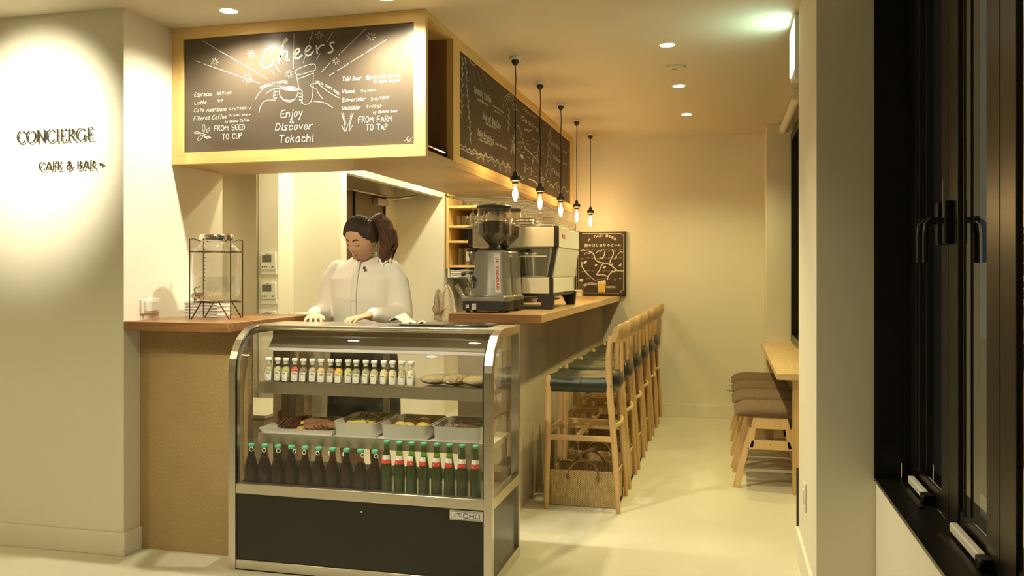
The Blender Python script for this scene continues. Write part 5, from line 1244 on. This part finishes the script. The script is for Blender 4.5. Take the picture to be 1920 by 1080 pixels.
for k in range(9): MB().box(-1.50 + .045 * k, -1.485 + .045 * k, MY0 + .03, MY1 - .03, 1.145, 1.150).build('slat', M['steel'], dt)
MB().box(-1.50, -1.10, MY0 + .026, MY0 + .030, 1.128, 1.152).build('tray_edge', M['steel'], dt)
MB().box(MX0 - .035, MX0 + .005, MY0 + .02, MY0 + .20, 1.475, 1.585).build('control_housing', M['blackp'], em, bevel=.006)
MB().tube([(MX0 - .036, MY0 + .06, 1.53), (MX0 - .07, MY0 + .06, 1.53)], [.02, .024], 14).build('steam_knob', M['blackp'], em)
MB().prism([(MX0 - .075, 1.583), (MX0 + .02, 1.575), (MX0 + .02, 1.6)], 'y', MY0, MY0 + .25).build('steel_visor', M['steel_soft'], em)
for y in (5.2, 5.4, 5.6):
    g = MB().lathe([(.035, 1.30), (.038, 1.36), (.030, 1.40)], 18, c=(MX0 + .02, y, 0)).build('group_head', M['chrome'], em)
    MB().tube([(MX0 - .01, y, 1.32), (MX0 - .13, y, 1.30)], [.009, .014], 10).build('portafilter', M['blackp'], g)
for z in (1.600, 1.618, 1.636):
    MB().tube([(MX0 + .03, MY0 + .02, z), (MX1 - .03, MY0 + .02, z), (MX1 - .03, MY1 - .02, z), (MX0 + .03, MY1 - .02, z)], .0045, 6, closed=True).build('cup_rail', M['chrome'], em)
for x, y in ((MX0 + .03, MY0 + .02), (MX1 - .03, MY0 + .02), (MX1 - .03, MY1 - .02), (MX0 + .03, MY1 - .02)): MB().tube([(x, y, 1.58), (x, y, 1.64)], .005, 6).build('rail_post', M['chrome'], em)
MB().box(MX0 + .005, MX1 - .03, MY0 + .005, MY1 - .005, 1.583, 1.588).build('cup_tray', M['steel'], em)
MB().box(MX1 - .01, MX1 + .0, 5.14, 5.24, 1.520, 1.542).build('badge', M['red'], em)
d = Draw(lambda u, v: Vector((MX1 + .0002, 5.14 + u * .1, 1.52 + v * .022)), (1, 0, 0), .0008)
d.text((.1, .25), (.92, .25), -.5, 'LINEA', .0022); d.build('lettering', M['paper'], em)
for k in range(12):
    x, y = MX0 + .09 + (k % 3) * .13, MY0 + .12 + (k // 3) * .16
    tumbler(x, y, 1.588, .034, .058, 'small glass atop the coffee machine, %s across in the %s row' % (ordn(k % 3), ordn(k // 3)), 'glasses on top of the coffee machine')

# ================================================================== THINGS AT THE END OF THE BAR
cr = thing('square_crock', 'small white square dish at the far end of the counter', 'dish', (-1.29, 7.56, 1.0895))
MB().rounded(-.05, .05, -.045, .045, .0, .05, .012, .06).box(-.055, .055, -.05, .05, .046, .054).build('dish', M['enamel'], cr, bevel=.003, local=True)
MB().box(-.04, .04, -.035, .035, .054, .060).build('sugar_packets', M['paper'], cr, bevel=.002, local=True)
sb = thing('syrup_bottle', 'small clear stoppered bottle just behind the white square dish', 'bottle', (-1.27, 7.67, 1.0895))
MB().lathe([(.028, 0), (.03, .01), (.03, .09), (.012, .115), (.012, .135)], 16).build('glass_body', M['glass2'], sb, local=True); MB().lathe([(.014, .133), (.018, .14), (.018, .155), (.01, .158)], 14).build('stopper', M['plastic_w'], sb, local=True)
# chalk poster leaning on the wall
pb = thing('chalk_poster', 'standing black chalkboard with white map and painted beer glass against the far wall', 'chalkboard', (-1.09, 7.845, 1.0895))
A, B = onY(1082, 553, 7.84), onY(1173.5, 434, 7.84)
MB().box(A.x, B.x, 7.842, 7.862, 1.0895, B.z).build('panel', M['board2'], pb)
fm_ = MB()
for a, b, c2, e2 in ((A.x, B.x, 1.0895, 1.098), (A.x, B.x, B.z - .008, B.z)): fm_.box(a, b, 7.838, 7.842, c2, e2)
for a in (A.x, B.x - .008): fm_.box(a, a + .008, 7.838, 7.842, 1.098, B.z - .008)
fm_.build('frame', M['blackm'], pb)
Z3 = (6.0, 1060, 400); pl = lambda x, y: onY(x, y, 7.8415)
d = Draw(pl, (0, -1, 0))
d.line([(150, 450), (150, 895), (605, 898), (640, 870), (655, 860), (657, 250), (635, 238), (630, 228), (190, 226)], .0035, 0, Z3)
for p in ([(260, 430), (300, 438), (325, 470), (335, 520), (375, 550), (440, 560), (500, 575), (540, 605), (580, 640)], [(530, 410), (542, 440), (535, 480), (505, 530), (498, 572)], [(430, 560), (405, 590), (385, 640), (350, 690)],
          [(360, 695), (420, 688), (480, 712)], [(580, 640), (520, 660), (485, 700), (470, 748)], [(580, 645), (650, 648)], [(445, 430), (440, 470), (410, 510)]): d.line(p, .0085, 2, Z3)
for p in ([(175, 425), (200, 405), (212, 412), (235, 425)], [(215, 460), (240, 440), (250, 450), (272, 455)], [(340, 450), (378, 418), (395, 432), (412, 412)], [(590, 465), (612, 440), (625, 428), (645, 440)], [(185, 545), (178, 590), (205, 630), (235, 675), (290, 725), (348, 760)], [(195, 552), (186, 596), (214, 634), (250, 682), (300, 730)],
          [(200, 806), (240, 785), (300, 778), (352, 790)], [(206, 830), (250, 802), (300, 798), (350, 812)], [(610, 895), (640, 860)], [(622, 890), (645, 865)], [(630, 885), (636, 862)]): d.line(p, .005, 1, Z3)
for c, s_ in (((222, 552), 22), ((345, 585), 16), ((440, 608), 18), ((568, 500), 18), ((615, 585), 17), ((390, 505), 10), ((527, 576), 14), ((525, 655), 12)):
    x, y = c; d.fill([(x - s_, y + s_ * .4), (x - s_ * .4, y - s_ * .6), (x + s_ * .6, y - s_), (x + s_, y - s_ * .2), (x + s_ * .3, y + s_ * .2), (x - s_ * .1, y + s_ * .9)], Z3)
d.fill([(562, 500), (572, 470), (580, 475), (574, 520)], Z3); d.fill([(612, 585), (628, 555), (632, 562), (622, 605)], Z3)
d.kana((214, 376), (630, 372), 30, '旅のはじまりのビール', Z3, grow=.012)
d.text((255, 318), (572, 308), 26, 'A TABI BEER', .004, .3, Z3, arc=52)
d.text((206, 822), (350, 805), 12, 'TOKACHI OBIHIRO', .002, 0, Z3, arc=18); d.text((462, 838), (560, 838), 14, 'NUPKA', .0035, 0, Z3); d.line([(458, 822), (565, 822)], .003, 0, Z3); d.line([(458, 850), (565, 850)], .003, 0, Z3)
d.build('chalk_drawing', M['chalk'], pb)
d = Draw(pl, (0, -1, 0))
for x in range(170, 640, 62):
    for y in (405, 495, 640, 728): d.line([(x, y + (x % 3) * 6), (x + 30 + (x % 20), y + (x % 3) * 6)], .0025, 0, Z3); d.line([(x + 3, y + 12 + (x % 3) * 6), (x + 24, y + 12 + (x % 3) * 6)], .0025, 0, Z3)
d.build('faint_chalk_notes', M['chalk2'], pb)
d = Draw(pl, (0, -1, 0)); d.fill([(367, 785), (448, 785), (440, 880), (376, 880)], Z3); d.build('painted_beer', M['chalky'], pb, label='painted yellow beer')
d = Draw(pl, (0, -1, 0)); d.fill([(362, 770), (400, 762), (430, 755), (452, 752), (456, 775), (450, 792), (366, 792)], Z3, .0005); d.line([(364, 785), (374, 886), (442, 886), (452, 785)], .005, 0, Z3); d.build('painted_foam', M['chalk'], pb)

# ================================================================== ON TOP OF THE GLASS CASE
tp = MB().box(-1.44, -1.02, 3.64, 3.84, KH + .0005, KH + .009).build('black_tray', M['black'], None, bevel=.003, label='flat glossy black tray lying on the right half of the case top', cat='tray')
nf = MB(); n = 10; V = []
for i in range(n + 1):
    for j in range(n + 1):
        u, v = i / n, j / n; V.append((-1.52 + .16 * u + .01 * v, 3.70 + .11 * v, KH + .011 + .045 * max(0, 1 - abs(u - .22) / .28) * (.6 + .4 * v) + .006 * math.sin(u * 20 + v * 5) * (u > .4)))
nf.add(V, [(i * (n + 1) + j, (i + 1) * (n + 1) + j, (i + 1) * (n + 1) + j + 1, i * (n + 1) + j + 1) for i in range(n) for j in range(n)])
o = nf.build('folded_cloth', M['towel'], None, label='crumpled pinkish cloth on the case top in front of the bar counter', cat='cloth', smooth=60); sm = o.modifiers.new('thick', 'SOLIDIFY'); sm.thickness = .003

# ================================================================== THE PERSON BEHIND THE CASE
pw = thing('person', 'person in white collarless shirt with dark ponytail, looking down behind the glass case', 'person', (-1.875, 4.215, 0))
def remeshed(name, mb, m, parent, vox=.006, sm=3, label=None):
    o = mb.build(name, m, parent, local=True, label=label, fix=False)
    r = o.modifiers.new('union', 'REMESH'); r.mode = 'VOXEL'; r.voxel_size = vox; r.use_smooth_shade = True
    c = o.modifiers.new('soft', 'SMOOTH'); c.factor = .5; c.iterations = sm
    return o
def chain(mb, pts, rad, n=12):
    """tapered limb with round joints"""
    P = [Vector(p) for p in pts]; Q = []; R = []
    for i in range(len(P) - 1):
        for k in range(4): t = k / 4; Q.append(P[i].lerp(P[i + 1], t)); R.append(rad[i] * (1 - t) + rad[i + 1] * t)
    Q.append(P[-1]); R.append(rad[-1]); mb.tube(Q, R, n)
    for p, r in zip(P, rad): mb.ell(p, (r, r, r), n, 8)
def rings(mb, L, n=20):
    V = []
    for cx, cy, cz, rx, ry in L:
        for j in range(n): a = 2 * PI * j / n; V.append((cx + rx * (abs(math.cos(a)) ** .85) * (1 if math.cos(a) > 0 else -1), cy + ry * (abs(math.sin(a)) ** .9) * (1 if math.sin(a) > 0 else -1), cz))
    k = len(L); mb.add(V, [tuple(range(n - 1, -1, -1))] + [(i * n + j, i * n + (j + 1) % n, (i + 1) * n + (j + 1) % n, (i + 1) * n + j) for i in range(k - 1) for j in range(n)] + [tuple((k - 1) * n + j for j in range(n))])
HC = Vector((.026, -.075, 1.492)); HR = Euler((math.radians(30), math.radians(3), math.radians(-12))).to_matrix()
def facef(q):
    """head surface in head space: x right, -y face, z up (unit direction -> point)"""
    x, y, z = q; g = lambda cx, cz, s: math.exp(-(((x - cx) ** 2 + (z - cz) ** 2) / (s * s)))
    w_ = .073 * (1 - .30 * max(0, -z) ** 1.7 - .02 * max(0, z)); dp = .090 * (1 - .16 * max(0, -z) ** 2); hh = .108 if z > 0 else .118
    X, Y, Z = x * w_, y * dp, z * hh
    if y < 0:
        Y -= .017 * math.exp(-(x / .13) ** 2 - ((z + .17) / .15) ** 2) + .007 * math.exp(-(x / .09) ** 2 - ((z - .05) / .2) ** 2)   # nose
        Y += .008 * (g(.36, .08, .20) + g(-.36, .08, .20)); Y -= .003 * (g(.36, .05, .12) + g(-.36, .05, .12))                          # eye sockets and lids
        Y -= .006 * math.exp(-(x / .26) ** 2 - ((z + .47) / .07) ** 2) + .004 * math.exp(-(x / .22) ** 2 - ((z + .56) / .06) ** 2)   # lips
        Y -= .010 * math.exp(-(x / .26) ** 2 - ((z + .86) / .18) ** 2); Y -= .004 * (g(.5, -.2, .25) + g(-.5, -.2, .25))           # chin and cheeks
        Y += .022 * max(0, -z) ** 3 * 0
    return Vector((X, Y, Z))
def hp(q, off=0):
    q = Vector(q).normalized(); p = facef(q); return HC + HR @ (p + q * off)
def dirxz(x, z):
    return Vector((x, -math.sqrt(max(0.0, 1 - x * x - z * z)), z))
body = MB(); n, m_ = 36, 26; V = []
for i in range(m_ + 1):
    t = PI * i / m_
    for j in range(n): V.append(hp((math.sin(t) * math.cos(2 * PI * j / n), math.sin(t) * math.sin(2 * PI * j / n), -math.cos(t))))
body.add(V, [(i * n + j, i * n + (j + 1) % n, (i + 1) * n + (j + 1) % n, (i + 1) * n + j) for i in range(m_) for j in range(n)])
chain(body, [(.0, .035, 1.35), (.018, -.005, 1.43), (.026, -.035, 1.47)], [.056, .050, .048])            # neck
for s in (-1, 1):
    e = HC + HR @ Vector((s * .073, .012, -.008)); body.ell(e, (.008, .017, .030), 10, 8, rot=(.5, 0, s * .3))
rings(body, [(0, .02, .86, .150, .105), (0, .02, .95, .155, .105), (0, .02, 1.06, .125, .090), (0, .02, 1.20, .150, .100), (0, .03, 1.30, .150, .085), (0, .035, 1.35, .105, .060), (0, .035, 1.375, .06, .05)])
for s in (-1, 1):
    chain(body, [(s * .165, .03, 1.325), (s * .215, .0, 1.09), (s * .150, -.255, 1.098)], [.034, .034, .024])
    chain(body, [(s * .085, .02, .88), (s * .085, .015, .48), (s * .085, .04, .075)], [.085, .055, .036])
    body.ell((s * .088, -.03, .035), (.042, .115, .035), 14, 8)
    # hand: palm, four fingers, thumb
    W = Vector((s * .150, -.255, 1.098)); D = Vector((-s * .42, -.9, -.12)).normalized(); S = D.cross(Vector((0, 0, 1))).normalized() * 1.0; U = S.cross(D).normalized()
    pc = W + D * .050; body.ell(W + D * .012, (.023, .023, .018), 10, 6)
    for k in range(5): body.ell(W + D * (.02 + .014 * k), (.030 + .002 * k, .020, .0135), 12, 6, rot=(0, 0, math.atan2(S.y, S.x)))
    for k, ln in enumerate((.058, .070, .074, .064)):
        b0 = W + D * .082 + S * (.030 - .020 * k) * (1); sp_ = S * (.010 - .006 * k)
        chain(body, [b0 - D * .015, b0 + D * ln * .42 + sp_ * .5 - U * .001, b0 + D * ln * .74 + sp_ - U * .012, b0 + D * ln * .92 + sp_ - U * .026], [.0092, .0086, .0078, .0065], 8)
    ts = s  # thumb leaves the inner side of the palm
    inn = S if (S.x * s) < 0 else -S
    tb_ = W + D * .028 + inn * .022
    chain(body, [tb_, tb_ + D * .030 + inn * .022 - U * .004, tb_ + D * .058 + inn * .026 - U * .012], [.0115, .0100, .0080], 8)
bo = remeshed('body', body, M['skin'], pw, vox=.0042, sm=2)
# shirt
sh = MB()
rings(sh, [(0, .02, .83, .175, .125), (0, .018, .95, .168, .122), (0, .012, 1.06, .158, .118), (0, .008, 1.18, .172, .122), (0, .02, 1.28, .185, .112), (0, .03, 1.335, .165, .090), (0, .034, 1.372, .105, .072), (.004, .03, 1.395, .066, .060), (.006, .022, 1.412, .060, .056)], 28)
for s in (-1, 1):
    chain(sh, [(s * .150, .03, 1.325), (s * .190, .02, 1.26), (s * .222, .004, 1.09), (s * .205, -.08, 1.085), (s * .163, -.215, 1.103)], [.056, .058, .060, .056, .036], 16)
    chain(sh, [(s * .166, -.205, 1.102), (s * .160, -.232, 1.101)], [.036, .034], 14)
for p in sh.v:
    k = noise.noise(Vector((p.x * 9, p.y * 9, p.z * 5))); nz = Vector((p.x, p.y - .02, 0)); p += nz.normalized() * .006 * k if nz.length > 1e-4 else Vector((0, 0, 0))
so = remeshed('shirt', sh, M['shirt'], pw, vox=.006, sm=3)
MB().tube([(.006 + .062 * math.cos(a), .020 + .058 * math.sin(a), 1.413 - .012 * (-math.sin(a)) ** 1 * (math.sin(a) < 0)) for a in [2 * PI * k / 28 for k in range(28)]], .0065, 8, closed=True).build('collar_band', M['shirt'], so, local=True)
mb = MB(); pz = [(1.385, -.052), (1.34, -.078), (1.28, -.098), (1.18, -.119), (1.06, -.113), (.95, -.110)]
mb.add([(x + .002, y - .0065 + .004 * 0, z) for z, y in pz for x in (-.016, .016)], [(2 * k, 2 * k + 1, 2 * k + 3, 2 * k + 2) for k in range(len(pz) - 1)]); pk = mb.build('placket', M['shirt'], so, local=True); pk.modifiers.new('thick', 'SOLIDIFY').thickness = .004
for z, y in ((1.32, -.086), (1.25, -.107), (1.17, -.1275), (1.09, -.124)): MB().tube([(.002, y, z), (.002, y - .005, z)], .0055, 10).build('button', M['plastic_w'], so, local=True)
MB().tube([(.050, -.083, 1.335), (.050, -.089, 1.335)], .0085, 14).build('brooch', M['chrome'], pw, local=True)
sk = MB(); rings(sk, [(0, .02, .50, .20, .15), (0, .02, .7, .195, .145), (0, .02, .86, .182, .132), (0, .02, .90, .178, .130)], 24)
sk.build('skirt', M['skirt'], pw, local=True, smooth=70)
for s in (-1, 1): MB().ell((s * .088, -.035, .033), (.046, .122, .034), 16, 8).build('shoe', M['blackp'], pw, local=True)
# hair cap, following the head surface
hm = MB(); n, m_ = 40, 26; V = []; keep = []
for i in range(m_ + 1):
    t = PI * i / m_
    for j in range(n):
        q = Vector((math.sin(t) * math.cos(2 * PI * j / n), math.sin(t) * math.sin(2 * PI * j / n), -math.cos(t)))
        line = .60 - .95 * max(0, q.y + .62) - .12 * abs(q.x) ** 2 * 0
        if q.y < -.2 : line = .60 + .10 * (1 - min(1, abs(q.x) / .5)) - 1.3 * max(0, abs(q.x) - .52)
        else: line = min(.1, -.15 - .5 * (q.y + .2))
        k = max(-1, min(1, (q.z - line) / .14))
        V.append(hp(q, .013 * k + .003 * noise.noise(q * 6) if k > -.99 else -.012))
hm.add(V, [(i * n + j, i * n + (j + 1) % n, (i + 1) * n + (j + 1) % n, (i + 1) * n + j) for i in range(m_) for j in range(n)])
ho = hm.build('hair', M['hair'], pw, local=True, smooth=80)
for s in range(14):                                   # swept-back strands
    a = -1.15 + 2.3 * s / 13; pts = []
    for k in range(8):
        u = k / 7; q = Vector((math.sin(a) * (1 - .75 * u), -.52 + 1.45 * u, .78 - .38 * abs(a) + .30 * math.sin(PI * u) - .2 * u)); pts.append(hp(q, .0125))
    MB().tube(pts, [.0015, .004, .006, .006, .006, .006, .005, .003], 6).build('hair_strand', M['hair'], ho, local=True)
pt_ = MB(); TB = hp((.25, .9, .45), .012)
chain(pt_, [TB, TB + Vector((.045, .02, .012)), TB + Vector((.082, .018, -.045)), TB + Vector((.096, .005, -.115)), TB + Vector((.084, .0, -.170)), TB + Vector((.070, .0, -.200))], [.022, .038, .045, .042, .032, .012], 14)
for p in pt_.v: p += Vector((noise.noise(p * 28), noise.noise(p * 28 + Vector((5, 0, 0))), noise.noise(p * 22 + Vector((0, 7, 0))))) * .010
po = pt_.build('ponytail', M['ponytail'], pw, local=True, smooth=80)
for k in range(16):
    r_ = random.Random(k); a = r_.uniform(0, 2 * PI); b0 = TB + Vector((.04, .01, .0)); o_ = Vector((.030 * math.cos(a), .030 * math.sin(a), 0))
    MB().tube([b0 + o_ * .6, TB + Vector((.088, .015, -.05)) + o_ * 1.45, TB + Vector((.105 + r_.uniform(-.012, .012), .0, -.12)) + o_ * 1.35, TB + Vector((.08 + r_.uniform(-.02, .02), 0, -.185 - r_.uniform(0, .035))) + o_ * .9], [.005, .007, .006, .002], 6).build('loose_lock', M['ponytail'], po, local=True)
# features laid on the face
def facestrip(name, pts, wds, m, off=.0015):
    mb = MB(); mb.tube([hp(dirxz(x, z), off) for x, z in pts], wds, 6); return mb.build(name, m, pw, local=True)
for s in (-1, 1):
    facestrip('eyebrow', [(s * .14, .24), (s * .28, .285), (s * .44, .28), (s * .56, .22)], [.0022, .0032, .0028, .0010], M['hair'], .0012)
    facestrip('eyelid_line', [(s * .17, .045), (s * .26, .005), (s * .38, -.005), (s * .50, .035)], [.0008, .0018, .0019, .0008], M['hair'], .0020)
    facestrip('eyelashes', [(s * .42, .0), (s * .50, .02), (s * .55, .03)], [.0012, .0012, .0004], M['hair'], .003)
    e = HC + HR @ Vector((s * .076, .010, -.045)); MB().ell(e, (.0055, .0055, .0055), 10, 6).build('earring', M['chrome'], pw, local=True)
facestrip('upper_lip', [(-.20, -.475), (-.07, -.44), (0, -.45), (.07, -.44), (.20, -.475)], [.0012, .0042, .0034, .0042, .0012], M['lip'], .0008)
facestrip('lower_lip', [(-.17, -.49), (-.08, -.535), (0, -.55), (.08, -.535), (.17, -.49)], [.001, .0045, .0052, .0045, .001], M['lip'], .0008)
for s in (-1, 1): facestrip('nostril', [(s * .045, -.285), (s * .075, -.29)], [.0018, .0014], M['lip'], .0003)
# kitchen worktop the person stands at sits lower, behind the case
